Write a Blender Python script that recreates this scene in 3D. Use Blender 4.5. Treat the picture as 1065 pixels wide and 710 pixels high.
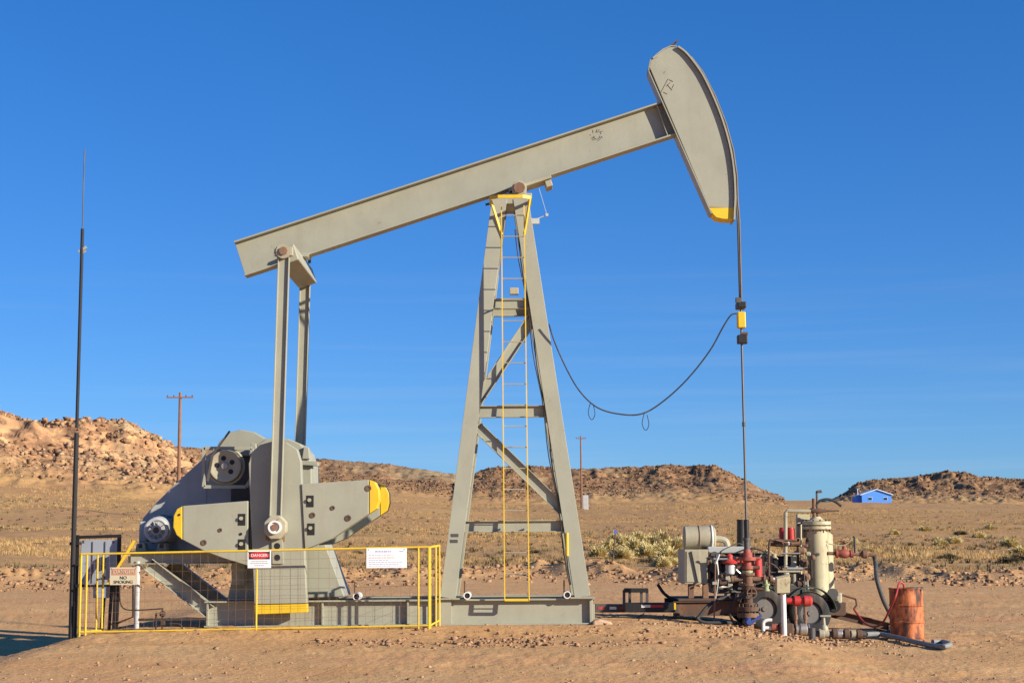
import bpy, math, random
import numpy as np
from mathutils import Vector, Matrix

# ------------------------------------------------------------------ scene, camera, world, sun
scene = bpy.context.scene
for o in list(bpy.data.objects): bpy.data.objects.remove(o)
COL = scene.collection
R = math.radians
F, CX, CY = 1660.0, 532.5, 355.0            # focal length and centre in photograph pixels (1065 x 710)
CAMY, CAMZ = -29.0, 1.6
PITCH, ROLL = math.atan(205.0 / F), R(-0.45)
CROT = Matrix.Rotation(math.pi / 2 + PITCH, 3, 'X') @ Matrix.Rotation(ROLL, 3, 'Z')
cd = bpy.data.cameras.new('camera'); cam = bpy.data.objects.new('camera', cd); COL.objects.link(cam)
cam.matrix_world = Matrix.Translation((0, CAMY, CAMZ)) @ CROT.to_4x4()
cd.sensor_width = 36.0; cd.lens = 36.0 * F / 1065.0; cd.clip_start = 0.1; cd.clip_end = 20000
scene.camera = cam

SUN_EL, SUN_AZ = R(20), R(59.5)               # azimuth: from straight behind the camera towards the right
sdir = Vector((math.sin(SUN_AZ) * math.cos(SUN_EL), -math.cos(SUN_AZ) * math.cos(SUN_EL), math.sin(SUN_EL)))
world = bpy.data.worlds.new('World'); scene.world = world; world.use_nodes = True
wn = world.node_tree; wn.nodes.clear()
def wnode(t, **k):
    n = wn.nodes.new(t)
    for a, b in k.items(): setattr(n, a, b)
    return n
sky = wnode('ShaderNodeTexSky', sky_type='NISHITA', sun_disc=False, sun_elevation=SUN_EL,
            sun_rotation=math.atan2(sdir.x, sdir.y), altitude=1600, air_density=1.0, dust_density=0.6, ozone_density=3.0)
hsv = wnode('ShaderNodeHueSaturation'); hsv.inputs['Saturation'].default_value = 1.3
bg = wnode('ShaderNodeBackground'); bg.inputs['Strength'].default_value = 0.088
wo = wnode('ShaderNodeOutputWorld')
# thin cirrus streaks low in the sky
tc = wnode('ShaderNodeTexCoord'); mp = wnode('ShaderNodeMapping'); mp.inputs['Scale'].default_value = (2.2, 2.2, 75)
mp.inputs['Rotation'].default_value = (0, 0.02, 0)
nz = wnode('ShaderNodeTexNoise'); nz.inputs['Scale'].default_value = 1.6; nz.inputs['Detail'].default_value = 5
rp = wnode('ShaderNodeValToRGB'); rp.color_ramp.elements[0].position = 0.5; rp.color_ramp.elements[1].position = 0.82
rp.color_ramp.elements[1].color = (0.12, 0.12, 0.12, 1)
sx = wnode('ShaderNodeSeparateXYZ')
mr = wnode('ShaderNodeMapRange'); mr.inputs['From Min'].default_value = 0.20; mr.inputs['From Max'].default_value = 0.05
mm = wnode('ShaderNodeMath', operation='MULTIPLY')
mx = wnode('ShaderNodeMix', data_type='RGBA'); mx.inputs['B'].default_value = (4.6, 5.0, 5.4, 1)
L = wn.links.new
L(tc.outputs['Generated'], mp.inputs['Vector']); L(mp.outputs[0], nz.inputs['Vector']); L(nz.outputs['Fac'], rp.inputs['Fac'])
L(tc.outputs['Generated'], sx.inputs[0]); L(sx.outputs['Z'], mr.inputs['Value'])
L(rp.outputs['Color'], mm.inputs[0]); L(mr.outputs[0], mm.inputs[1])
gm = wnode('ShaderNodeGamma'); gm.inputs['Gamma'].default_value = 0.72          # even tone grade of the whole sky
tn = wnode('ShaderNodeMix', data_type='RGBA', blend_type='MULTIPLY'); tn.inputs['Factor'].default_value = 1.0; tn.inputs['B'].default_value = (0.585, 0.985, 1.60, 1)
L(sky.outputs[0], hsv.inputs['Color']); L(hsv.outputs[0], gm.inputs['Color']); L(gm.outputs[0], tn.inputs['A']); L(tn.outputs['Result'], mx.inputs['A']); L(mm.outputs[0], mx.inputs['Factor'])
L(mx.outputs['Result'], bg.inputs['Color']); L(bg.outputs[0], wo.inputs['Surface'])

sl = bpy.data.lights.new('sun', 'SUN'); sl.energy = 5.0; sl.angle = R(0.5); sl.color = (1.0, 0.90, 0.76)
so = bpy.data.objects.new('sun', sl); COL.objects.link(so)
so.rotation_euler = (-sdir).to_track_quat('-Z', 'Y').to_euler(); so.location = (30, -30, 30)
vs = scene.view_settings
vs.view_transform = 'Standard'; vs.look = 'None'; vs.gamma = 1.0; vs.exposure = 0.70; vs.use_curve_mapping = False
scene.render.engine = 'CYCLES'

# ------------------------------------------------------------------ pixel -> point
def ray(px, py):
    return CROT @ Vector(((px - CX) / F, -(py - CY) / F, -1.0))
def P(px, py, Y):
    d = ray(px, py); t = (Y - CAMY) / d.y
    return Vector((d.x * t, Y, CAMZ + d.z * t))
def M1(Y): return (Y - CAMY) / F            # metres for one photograph pixel at depth Y

# ------------------------------------------------------------------ numpy noise
def _h(ix, iy, s):
    n = (ix * 374761393 + iy * 668265263 + s * 1442695041) & 0xffffffff
    n = ((n ^ (n >> 13)) * 1274126177) & 0xffffffff
    return ((n ^ (n >> 16)) & 0xffff) / 65535.0
def vnoise(x, y, s=0):
    x = np.asarray(x, float); y = np.asarray(y, float)
    ix = np.floor(x).astype(np.int64); iy = np.floor(y).astype(np.int64)
    fx = x - ix; fy = y - iy
    fx = fx * fx * (3 - 2 * fx); fy = fy * fy * (3 - 2 * fy)
    a = _h(ix, iy, s); b = _h(ix + 1, iy, s); c = _h(ix, iy + 1, s); d = _h(ix + 1, iy + 1, s)
    return (a + (b - a) * fx) * (1 - fy) + (c + (d - c) * fx) * fy
def fbm(x, y, o=4, s=0):
    t = 0; a = 0.5; n = 0
    for k in range(o):
        t = t + a * (vnoise(x, y, s + k) - 0.5); n += a; x = x * 2.03 + 7.1; y = y * 2.03 + 3.7; a *= 0.5
    return t / n * 2
def sstep(a, b, x):
    t = np.clip((x - a) / (b - a), 0, 1); return t * t * (3 - 2 * t)

# ------------------------------------------------------------------ terrain height
def uw(px, py):
    d = ray(px, py); return d.x / d.y, d.z / math.hypot(d.x, d.y)
BR = [75, 130, 220, 330, 450, 700]
BASE = [(-500, [568, 548, 498, 490, 485, 480]), (0, [582, 549, 496, 490, 485, 480]), (200, [583, 549, 512, 505, 500, 498]),
        (370, [584, 551, 528, 517, 505, 500]), (532, [584, 553, 538, 525, 518, 516]), (700, [583, 552, 535, 524, 518, 519]),
        (850, [583, 553, 539, 531, 524, 521]), (1065, [584, 556, 542, 532, 526, 524]), (1600, [586, 556, 543, 532, 526, 524])]
_bu = np.array([uw(p, 500)[0] for p, _ in BASE])
_bz = np.array([[CAMZ + uw(p, y)[1] * r for r, y in zip(BR, ys)] for p, ys in BASE])
def crest(D, pts):
    a = [uw(p, y) for p, y in pts]
    return np.array([q[0] for q in a]), np.array([CAMZ + q[1] * D for q in a])
MESAS = [  # distance, talus width, crest pixels, roughness
    (236, 44, [(-500, 402), (-200, 410), (-60, 420), (0, 430), (20, 437), (45, 443.5), (80, 441), (130, 443), (150, 451), (175, 461), (197, 475), (225, 500), (255, 600)], 1.0),
    (430, 60, [(60, 480), (120, 464), (200, 466), (240, 468), (330, 477), (400, 483), (470, 493), (520, 505), (570, 600)], 0.8),
    (405, 48, [(425, 600), (478, 503), (498, 490.5), (515, 486.5), (545, 484.5), (600, 488), (640, 486), (700, 483.5), (742, 485.5), (758, 492), (790, 510), (815, 518.5), (860, 600)], 0.9),
    (640, 62, [(800, 600), (866, 520), (880, 511), (892, 503), (905, 500), (950, 496.5), (978, 491.5), (1002, 491.5), (1020, 497), (1065, 498), (1200, 500), (1500, 495), (1900, 500)], 1.2)]
_cr = [crest(D, p) for D, W, p, k in MESAS]
PS = np.array([0, .2, .45, .70, .74, .80, .84, .90, .93, 1.0])
PV = np.array([0, .10, .28, .50, .55, .72, .74, .93, .97, 1.0])
def terrain(x, y):
    """height, rock mask, pad mask"""
    x = np.asarray(x, float); y = np.asarray(y, float)
    yy = y - CAMY; r = np.hypot(x, yy) + 1e-6
    th = np.arctan2(x, yy); u = np.tan(np.clip(th, -0.72, 0.72))
    # pad round the unit
    rx = sstep(-8.5, -6.0, x) * (1 - sstep(2.4, 4.4, x)); ry = sstep(-2.9, -1.3, y) * (1 - sstep(2.0, 4.5, y))
    zl = 0.12 * rx * ry - 0.19 * sstep(3.6, 5.6, x) * (1 - sstep(9, 22, np.abs(y))) - 0.46 * sstep(-7.0, -9.2, x) * (1 - sstep(5, 16, np.abs(y)))
    zl = zl - 0.25 * sstep(-3.0, -11.0, y) * (1 - sstep(60, 120, r) * 0)
    ruts = 0.030 * fbm(x * 0.5, y * 1.6, 3, 11) + 0.020 * fbm(x * 2.6, y * 3.2, 4, 12) + 0.008 * fbm(x * 8, y * 7, 2, 14)
    scr = sstep(-0.05, 0.4, fbm(x * 0.35 + 4, y * 0.8, 3, 13))
    zl = zl + ruts * (0.5 + 1.0 * scr) * (1 - sstep(60, 75, r))
    # open ground
    zb = np.zeros_like(r); uu = np.clip(u, _bu[0], _bu[-1])
    cols = [np.interp(uu, _bu, _bz[:, k]) for k in range(len(BR))]
    rr = [58.0] + BR; zz = [np.zeros_like(r)] + cols
    zb = zz[0].copy()
    for k in range(len(rr) - 1):
        t = np.clip((r - rr[k]) / (rr[k + 1] - rr[k]), 0, 1)
        zb = np.where(r > rr[k], zz[k] + (zz[k + 1] - zz[k]) * t, zb)
    edge = 60 + 5 * fbm(th * 9, 0 * th, 3, 21) - 3 * sstep(0.12, 0.3, th)
    grass = sstep(edge, edge + 5, r)
    berm = np.exp(-((r - edge - 2.5) / 2.2) ** 2) * (0.30 + 0.35 * fbm(th * 60, r * .3, 3, 22))
    far = sstep(62, 110, r)
    und = far * (0.35 * fbm(x / 14, y / 14, 3, 31) + 0.6 * fbm(x / 60, y / 60, 2, 32) * sstep(90, 200, r)) + grass * 0.10 * fbm(x / 2.2, y / 2.2, 3, 33)
    z = zl * (1 - sstep(45, 62, r)) + zb + berm + und + grass * berm * 0.5 * fbm(x / .8, y / .8, 2, 34)
    rock = np.zeros_like(r)
    ar = r * th
    for i, (D, W, pts, k) in enumerate(MESAS):
        cu, cz = _cr[i]
        c = np.interp(u, cu, cz) + 0.28 * k * fbm(ar / 5, 0 * r + i, 4, 40 + i)
        off = k * (9 * fbm(ar / 30, r / 60, 4, 50 + i) + 4.5 * fbm(ar / 6, r / 18, 3, 55 + i))
        s = (r - (D - W) + off) / W
        lift = np.clip(c - z, 0, None)
        p = np.interp(np.clip(s, 0, 1), PS, PV)
        q5 = p * 6 + 1.2 * fbm(ar / 14, r / 30, 3, 58 + i); ter = (np.floor(q5) + sstep(.55, 1.0, q5 - np.floor(q5)) - 1.2 * fbm(ar / 14, r / 30, 3, 58 + i)) / 6
        p = np.where(p < 1, np.clip(p + (ter - p) * .75 * sstep(.25, .5, p), 0, 1), p)
        m = z + lift * p
        m = np.where(s >= 1, np.maximum(z, c - 0.004 * np.clip(r - D, 0, None)), m)
        act = sstep(0.02, 0.15, np.clip(s, 0, 1)) * sstep(0.2, 1.5, lift)
        z = np.maximum(z, m) + act * k * (0.75 * np.abs(fbm(x / 4.2, y / 4.2, 4, 60 + i)) + .45 * fbm(x / 1.3, y / 1.3, 3, 65 + i))
        rock = np.maximum(rock, act * np.clip(p * 2.6, 0, 1))
    return z, rock, 1 - grass
def gz(x, y): return float(terrain(np.array([x]), np.array([y]))[0][0])

# ------------------------------------------------------------------ materials
MATS = {}
def newmat(name):
    m = bpy.data.materials.new(name); m.use_nodes = True
    nt = m.node_tree; b = nt.nodes['Principled BSDF']
    return m, nt, b
def ramp(nt, src, stops):
    r = nt.nodes.new('ShaderNodeValToRGB'); e = r.color_ramp.elements
    while len(e) < len(stops): e.new(0.5)
    for k, (p, c) in enumerate(stops):
        e[k].position = p; e[k].color = (*c, 1) if len(c) == 3 else c
    nt.links.new(src, r.inputs['Fac']); return r.outputs['Color']
def noise(nt, scale, detail=4, rough=0.55, vec=None, stretch=None, dist=0.0):
    n = nt.nodes.new('ShaderNodeTexNoise'); n.inputs['Scale'].default_value = scale
    n.inputs['Detail'].default_value = detail; n.inputs['Roughness'].default_value = rough; n.inputs['Distortion'].default_value = dist
    c = nt.nodes.new('ShaderNodeTexCoord'); v = c.outputs['Object']
    if stretch:
        mpn = nt.nodes.new('ShaderNodeMapping'); mpn.inputs['Scale'].default_value = stretch
        nt.links.new(v, mpn.inputs['Vector']); v = mpn.outputs[0]
    nt.links.new(v, n.inputs['Vector']); return n.outputs['Fac']
def mix(nt, fac, a, b, blend='MIX'):
    n = nt.nodes.new('ShaderNodeMix'); n.data_type = 'RGBA'; n.blend_type = blend
    for s, v in (('Factor', fac), ('A', a), ('B', b)):
        if isinstance(v, (int, float)): n.inputs[s].default_value = v
        elif isinstance(v, tuple): n.inputs[s].default_value = (*v, 1)
        else: nt.links.new(v, n.inputs[s])
    return n.outputs['Result']
def bump(nt, b, h, strength=0.3, dist=0.02):
    n = nt.nodes.new('ShaderNodeBump'); n.inputs['Strength'].default_value = strength; n.inputs['Distance'].default_value = dist
    nt.links.new(h, n.inputs['Height']); nt.links.new(n.outputs[0], b.inputs['Normal'])
def paint(name, col, rust=0.0, dirt=0.25, rough=0.5, metal=0.0, rustcol=(0.20, 0.075, 0.03), var=0.12, streak=True):
    m, nt, b = newmat(name)
    n1 = noise(nt, 1.7, 5, 0.6)
    dark = tuple(c * (1 - var) for c in col); light = tuple(min(1, c * (1 + var * .6)) for c in col)
    c = ramp(nt, n1, [(0.35, dark), (0.65, light)])
    if dirt:
        n2 = noise(nt, 3.0, 6, 0.7, stretch=(2.2, 2.2, 0.35) if streak else None)
        c = mix(nt, ramp(nt, n2, [(0.52, (0, 0, 0)), (0.80, (dirt, dirt, dirt))]), c, (0.26, 0.17, 0.10))
    if rust:
        n3 = noise(nt, 5.5, 8, 0.72, dist=.4)
        c = mix(nt, ramp(nt, n3, [(0.66 - 0.28 * rust, (0, 0, 0)), (0.74 - 0.22 * rust, (1, 1, 1))]), c,
                ramp(nt, noise(nt, 14, 5), [(.3, tuple(v * .55 for v in rustcol)), (.7, rustcol)]))
    nt.links.new(c, b.inputs['Base Color'])
    nr = nt.nodes.new('ShaderNodeMapRange'); nr.inputs['To Min'].default_value = rough - .08; nr.inputs['To Max'].default_value = min(1, rough + .15)
    nt.links.new(noise(nt, 6, 5), nr.inputs['Value']); nt.links.new(nr.outputs[0], b.inputs['Roughness'])
    b.inputs['Metallic'].default_value = metal
    bump(nt, b, noise(nt, 22, 5), 0.10 + .3 * rust, 0.01)
    MATS[name] = m; return m
TAN = (0.325, 0.322, 0.242)
paint('tan_paint', TAN, rust=0.05, dirt=0.22, rough=0.45, var=0.07)
paint('tan_worn', (0.37, 0.34, 0.235), rust=0.22, dirt=0.4, rough=0.5)
paint('grey_paint', (0.40, 0.41, 0.38), rust=0.05, dirt=0.2, rough=0.5)
paint('light_grey', (0.45, 0.46, 0.45), rust=0.05, dirt=0.3, rough=0.45)
paint('yellow_paint', (0.74, 0.48, 0.02), rust=0.06, dirt=0.25, rough=0.45)
paint('fence_yellow', (0.66, 0.45, 0.03), rust=0.22, dirt=0.5, rough=0.45)
paint('rust', (0.21, 0.115, 0.07), rust=0.35, dirt=0.9, rough=0.9, rustcol=(0.15, 0.065, 0.035), var=.3)
paint('stain_rust', (0.30, 0.155, 0.085), rust=0.1, dirt=0.6, rough=0.8, rustcol=(0.26, 0.10, 0.045), var=.25)
paint('dark_rust', (0.10, 0.06, 0.04), rust=0.4, dirt=0.5, rough=0.85)
paint('pipe_dark', (0.045, 0.028, 0.02), dirt=0.15, rough=0.8)
paint('black_paint', (0.010, 0.010, 0.010), dirt=0.06, rough=0.5)
paint('black_rubber', (0.022, 0.022, 0.023), dirt=0.5, rough=0.75)
paint('steel', (0.40, 0.38, 0.35), rust=0.15, dirt=0.3, rough=0.45, metal=0.6)
paint('dark_steel', (0.09, 0.085, 0.08), rust=0.25, dirt=0.5, rough=0.6, metal=0.3)
paint('rod_steel', (0.13, 0.125, 0.12), dirt=0.3, rough=0.5, metal=0.5)
paint('cable_steel', (0.10, 0.09, 0.08), dirt=0.3, rough=0.6, metal=0.3)
paint('red_paint', (0.48, 0.03, 0.025), rust=0.25, dirt=0.8, rough=0.5)
paint('rim_grey', (0.16, 0.155, 0.145), rust=0.25, dirt=0.8, rough=0.7)
paint('dull_red', (0.30, 0.065, 0.045), rust=0.35, dirt=0.9, rough=0.65)
paint('ground_hose', (0.20, 0.21, 0.205), dirt=0.5, rough=0.6)
paint('green_paint', (0.30, 0.36, 0.18), rust=0.2, dirt=0.4, rough=0.5)
paint('blue_valve', (0.03, 0.07, 0.25), rust=0.2, dirt=0.4, rough=0.5)
paint('white_paint', (0.74, 0.73, 0.68), rust=0.06, dirt=0.3, rough=0.5)
paint('cream_paint', (0.47, 0.42, 0.255), rust=0.28, dirt=0.8, rough=0.5)
paint('dark_green', (0.05, 0.065, 0.045), rust=0.25, dirt=0.6, rough=0.6)
paint('hose_grey', (0.05, 0.055, 0.055), dirt=0.45, rough=0.65)
paint('red_hose', (0.38, 0.035, 0.025), dirt=0.2, rough=0.5)
paint('box_grey', (0.30, 0.33, 0.37), dirt=0.2, rough=0.45)
paint('sign_white', (0.82, 0.82, 0.80), dirt=0.06, rough=0.4, var=.03)
paint('sign_cream', (0.58, 0.50, 0.34), dirt=0.35, rough=0.5, var=.05)
paint('sign_red', (0.62, 0.03, 0.03), dirt=0.05, rough=0.4)
paint('sign_faded_red', (0.50, 0.24, 0.15), dirt=0.3, rough=0.5)
paint('sign_black', (0.03, 0.03, 0.035), dirt=0.05, rough=0.4)
paint('print_blue', (0.42, 0.45, 0.62), dirt=0.05, rough=0.4)
paint('print_red', (0.66, 0.40, 0.36), dirt=0.05, rough=0.4)
paint('print_grey', (0.40, 0.40, 0.40), dirt=0.05, rough=0.4)
paint('sign_blue', (0.10, 0.14, 0.45), dirt=0.05, rough=0.4)
paint('sand_block', (0.52, 0.35, 0.22), dirt=0.6, rough=0.9)
paint('wood_pole', (0.24, 0.12, 0.065), dirt=0.4, rough=0.9)
paint('house_blue', (0.07, 0.27, 0.78), dirt=0.05, rough=0.6, var=.05)
paint('house_trim', (0.60, 0.68, 0.80), dirt=0.05, rough=0.6)
paint('roof_white', (0.62, 0.66, 0.70), dirt=0.1, rough=0.6)
paint('house_glass', (0.02, 0.04, 0.08), dirt=0, rough=0.15)
paint('hole_shade', (0.012, 0.012, 0.012), dirt=0, rough=0.6)  # near-black colour that stands for the shade inside holes
def drum_mat():
    m, nt, b = newmat('drum_rust')
    c = ramp(nt, noise(nt, 6.5, 8, .68, stretch=(1, 1, .35)), [(.38, (.035, .014, .008)), (.47, (.20, .05, .016)), (.55, (.46, .125, .032)), (.68, (.58, .24, .09))])
    c = mix(nt, ramp(nt, noise(nt, 9, 8, .75), [(.56, (0, 0, 0)), (.66, (.8, .8, .8))]), c, (.16, .05, .025))
    nt.links.new(c, b.inputs['Base Color']); b.inputs['Roughness'].default_value = .65
    bump(nt, b, noise(nt, 30, 5), .2, .01); MATS['drum_rust'] = m
drum_mat()
def ground_mat():
    m, nt, b = newmat('desert_ground')
    at = nt.nodes.new('ShaderNodeAttribute'); at.attribute_name = 'zone'
    sp = nt.nodes.new('ShaderNodeSeparateColor'); nt.links.new(at.outputs['Color'], sp.inputs[0])
    rock, pad, ylw = sp.outputs[0], sp.outputs[1], sp.outputs[2]
    sand = ramp(nt, noise(nt, .55, 6, .62), [(.30, (.54, .305, .142)), (.50, (.62, .360, .172)), (.70, (.68, .42, .215))])
    sand = mix(nt, ramp(nt, noise(nt, .42, 5, .6, stretch=(.5, 1.6, 1)), [(.48, (0, 0, 0)), (.70, (.75, .75, .75))]), sand, (.52, .36, .20))
    sand = mix(nt, ramp(nt, noise(nt, .3, 5, .65, stretch=(.4, 1.8, 1)), [(.50, (0, 0, 0)), (.68, (.7, .7, .7))]), sand, (.60, .31, .17))
    sand = mix(nt, ramp(nt, noise(nt, 3.4, 7, .7), [(.45, (0, 0, 0)), (.75, (.5, .5, .5))]), sand, (.47, .255, .115))
    sand = mix(nt, ramp(nt, noise(nt, 16, 5, .7), [(.60, (0, 0, 0)), (.74, (.6, .6, .6))]), sand, (.72, .47, .27))
    dry = ramp(nt, noise(nt, .12, 7, .68), [(.30, (.50, .275, .128)), (.47, (.51, .310, .138)), (.60, (.54, .345, .138)), (.74, (.41, .275, .122))])
    dry = mix(nt, ramp(nt, noise(nt, 1.1, 7, .75), [(.48, (0, 0, 0)), (.68, (.75, .75, .75))]), dry, (.30, .18, .08))
    rk = ramp(nt, noise(nt, .16, 8, .72, stretch=(1, 1, 2.5)), [(.30, (.26, .145, .075)), (.44, (.45, .255, .13)), (.56, (.54, .33, .165)), (.72, (.60, .42, .22))])
    rk = mix(nt, ramp(nt, noise(nt, .9, 8, .75), [(.50, (0, 0, 0)), (.62, (.85, .85, .85))]), rk, (.15, .095, .065))
    vo = nt.nodes.new('ShaderNodeTexVoronoi'); vo.inputs['Scale'].default_value = .75; vo.inputs['Randomness'].default_value = 1.0
    tcv = nt.nodes.new('ShaderNodeTexCoord'); nt.links.new(tcv.outputs['Object'], vo.inputs['Vector'])
    svc = nt.nodes.new('ShaderNodeSeparateColor'); nt.links.new(vo.outputs['Color'], svc.inputs[0])
    rk = mix(nt, .65, rk, ramp(nt, svc.outputs[0], [(.1, (.45, .42, .42)), (.5, (.95, .90, .85)), (.9, (1.25, 1.1, .95))]), 'MULTIPLY')
    yl = ramp(nt, noise(nt, .5, 7, .7), [(.35, (.42, .31, .16)), (.6, (.62, .48, .26))])
    rk = mix(nt, ylw, rk, yl)
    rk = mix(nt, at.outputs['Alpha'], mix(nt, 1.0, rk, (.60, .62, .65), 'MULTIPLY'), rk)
    c = mix(nt, pad, mix(nt, 1.0, dry, (.86, .82, .79), 'MULTIPLY'), mix(nt, 1.0, sand, (.90, .875, .76), 'MULTIPLY')); c = mix(nt, rock, c, rk); 
    nt.links.new(c, b.inputs['Base Color']); b.inputs['Roughness'].default_value = .95
    b.inputs['Specular IOR Level'].default_value = .15
    h = nt.nodes.new('ShaderNodeMath'); h.operation = 'ADD'
    nt.links.new(noise(nt, 9, 6, .6), h.inputs[0]); nt.links.new(noise(nt, 1.3, 6, .7), h.inputs[1])
    bump(nt, b, h.outputs[0], .38, .08); MATS['ground'] = m
ground_mat()
def attr_mat(name, stops, rough=.9, trans=0.0):
    m, nt, b = newmat(name)
    at = nt.nodes.new('ShaderNodeAttribute'); at.attribute_name = 'tint'
    c = ramp(nt, at.outputs['Fac'], stops)
    c = mix(nt, .35, c, ramp(nt, noise(nt, 2.5, 4), [(.3, (.25, .25, .25)), (.7, (1, 1, 1))]), 'MULTIPLY')
    c = mix(nt, 1.0, c, (.85, .85, .85), 'MULTIPLY')
    nt.links.new(c, b.inputs['Base Color']); b.inputs['Roughness'].default_value = rough
    b.inputs['Specular IOR Level'].default_value = .15
    MATS[name] = m
attr_mat('dry_grass', [(0, (.42, .24, .10)), (.4, (.57, .345, .13)), (.7, (.64, .42, .17)), (1, (.58, .43, .20))])
attr_mat('rabbitbrush', [(0, (.44, .31, .10)), (.5, (.72, .57, .22)), (1, (.90, .76, .40))])
attr_mat('dark_brush', [(0, (.11, .085, .045)), (.5, (.20, .155, .08)), (1, (.32, .26, .14))])
attr_mat('rubble', [(0, (.14, .085, .055)), (.35, (.33, .19, .105)), (.7, (.48, .28, .15)), (1, (.62, .43, .25))])
attr_mat('pad_stone', [(0, (.28, .16, .09)), (.5, (.52, .31, .17)), (1, (.56, .39, .24))])

# ------------------------------------------------------------------ mesh builder
class MB:
    def __init__(s): s.v = []; s.f = []
    def add(s, vs, fs):
        o = len(s.v); s.v += [tuple(v) for v in vs]; s.f += [tuple(i + o for i in f) for f in fs]; return s
    def hexa(s, a, b):                       # two quads (lists of four points), a then b
        return s.add(a + b, [(3, 2, 1, 0), (4, 5, 6, 7), (0, 1, 5, 4), (1, 2, 6, 5), (2, 3, 7, 6), (3, 0, 4, 7)])
    def box(s, c, d, rot=None):
        c = Vector(c); h = Vector(d) / 2; rot = rot or Matrix.Identity(3)
        f = lambda x, y, z: c + rot @ Vector((x * h.x, y * h.y, z * h.z))
        return s.hexa([f(-1, -1, -1), f(1, -1, -1), f(1, 1, -1), f(-1, 1, -1)], [f(-1, -1, 1), f(1, -1, 1), f(1, 1, 1), f(-1, 1, 1)])
    def bar(s, a, b, w, h, up=(0, 0, 1)):    # rectangular bar, w across, h along up
        a = Vector(a); b = Vector(b); t = (b - a).normalized(); sd = t.cross(Vector(up)).normalized(); u = sd.cross(t)
        q = lambda p: [p - sd * w / 2 - u * h / 2, p + sd * w / 2 - u * h / 2, p + sd * w / 2 + u * h / 2, p - sd * w / 2 + u * h / 2]
        return s.hexa(q(a), q(b))
    def ibeam(s, a, b, h, w, tf=.025, tw=.018, up=(0, 0, 1)):
        a = Vector(a); b = Vector(b); t = (b - a).normalized(); sd = t.cross(Vector(up)).normalized(); u = sd.cross(t)
        H, W, k = h / 2, w / 2, tw / 2
        sec = [(-W, -H), (W, -H), (W, -H + tf), (k, -H + tf), (k, H - tf), (W, H - tf), (W, H), (-W, H), (-W, H - tf), (-k, H - tf), (-k, -H + tf), (-W, -H + tf)]
        n = len(sec); vs = [p + sd * x + u * y for p in (a, b) for x, y in sec]
        fs = [(i, (i + 1) % n, n + (i + 1) % n, n + i) for i in range(n)]
        for o, rev in ((0, True), (n, False)):
            for f in ((0, 1, 2, 3, 10, 11), (3, 4, 9, 10), (4, 5, 6, 7, 8, 9)):
                g = tuple(o + i for i in f); fs.append(tuple(reversed(g)) if rev else g)
        return s.add(vs, fs)
    def prism(s, poly, y0, y1):              # poly: (x, z) outline, from y0 (near) to y1
        n = len(poly)
        vs = [(x, y0, z) for x, z in poly] + [(x, y1, z) for x, z in poly]
        ar = sum(poly[i][0] * poly[(i + 1) % n][1] - poly[(i + 1) % n][0] * poly[i][1] for i in range(n))
        fs = [tuple(range(n)), tuple(range(2 * n - 1, n - 1, -1))] + [(i, n + i, n + (i + 1) % n, (i + 1) % n) for i in range(n)]
        if ar < 0: fs = [tuple(reversed(f)) for f in fs]
        return s.add(vs, fs)
    def cyl(s, a, b, r0, r1=None, n=16, cap=True):
        r1 = r0 if r1 is None else r1
        return s.lathe(a, Vector(b) - Vector(a), [(0, r0), (1, r1)], n, True, cap)
    def lathe(s, a, ax, prof, n=20, rel=False, cap=True):
        a = Vector(a); ax = Vector(ax); Ln = ax.length; t = ax.normalized()
        e = Vector((0, 0, 1)) if abs(t.z) < .9 else Vector((1, 0, 0))
        p = t.cross(e).normalized(); q = t.cross(p)
        vs = []; fs = []
        for h, r in prof:
            c = a + t * (h * Ln if rel else h)
            vs += [c + (p * math.cos(2 * math.pi * k / n) + q * math.sin(2 * math.pi * k / n)) * r for k in range(n)]
        for i in range(len(prof) - 1):
            for k in range(n):
                k2 = (k + 1) % n; fs.append((i * n + k, i * n + k2, (i + 1) * n + k2, (i + 1) * n + k))
        if cap:
            fs.append(tuple(range(n - 1, -1, -1))); o = (len(prof) - 1) * n; fs.append(tuple(range(o, o + n)))
        return s.add(vs, fs)
    def tube(s, pts, r, n=8, closed=False):
        pts = [Vector(p) for p in pts]; m = len(pts); vs = []; fs = []; pr = None
        for i in range(m):
            t = (pts[min(i + 1, m - 1)] - pts[max(i - 1, 0)]) if not closed else pts[(i + 1) % m] - pts[i - 1]
            t.normalize()
            if pr is None:
                e = Vector((0, 0, 1)) if abs(t.z) < .9 else Vector((1, 0, 0)); pr = t.cross(e).normalized()
            pr = (pr - t * pr.dot(t)).normalized(); q = t.cross(pr)
            vs += [pts[i] + (pr * math.cos(2 * math.pi * k / n) + q * math.sin(2 * math.pi * k / n)) * r for k in range(n)]
        for i in range(m if closed else m - 1):
            j = (i + 1) % m
            for k in range(n): fs.append((i * n + k, i * n + (k + 1) % n, j * n + (k + 1) % n, j * n + k))
        if not closed: fs += [tuple(range(n - 1, -1, -1)), tuple(range((m - 1) * n, m * n))]
        return s.add(vs, fs)
    def ring(s, c, ax, R_, r, n=24, m=8):
        c = Vector(c); t = Vector(ax).normalized(); e = Vector((0, 0, 1)) if abs(t.z) < .9 else Vector((1, 0, 0))
        p = t.cross(e).normalized(); q = t.cross(p)
        return s.tube([c + (p * math.cos(2 * math.pi * k / n) + q * math.sin(2 * math.pi * k / n)) * R_ for k in range(n)], r, m, True)
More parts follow.
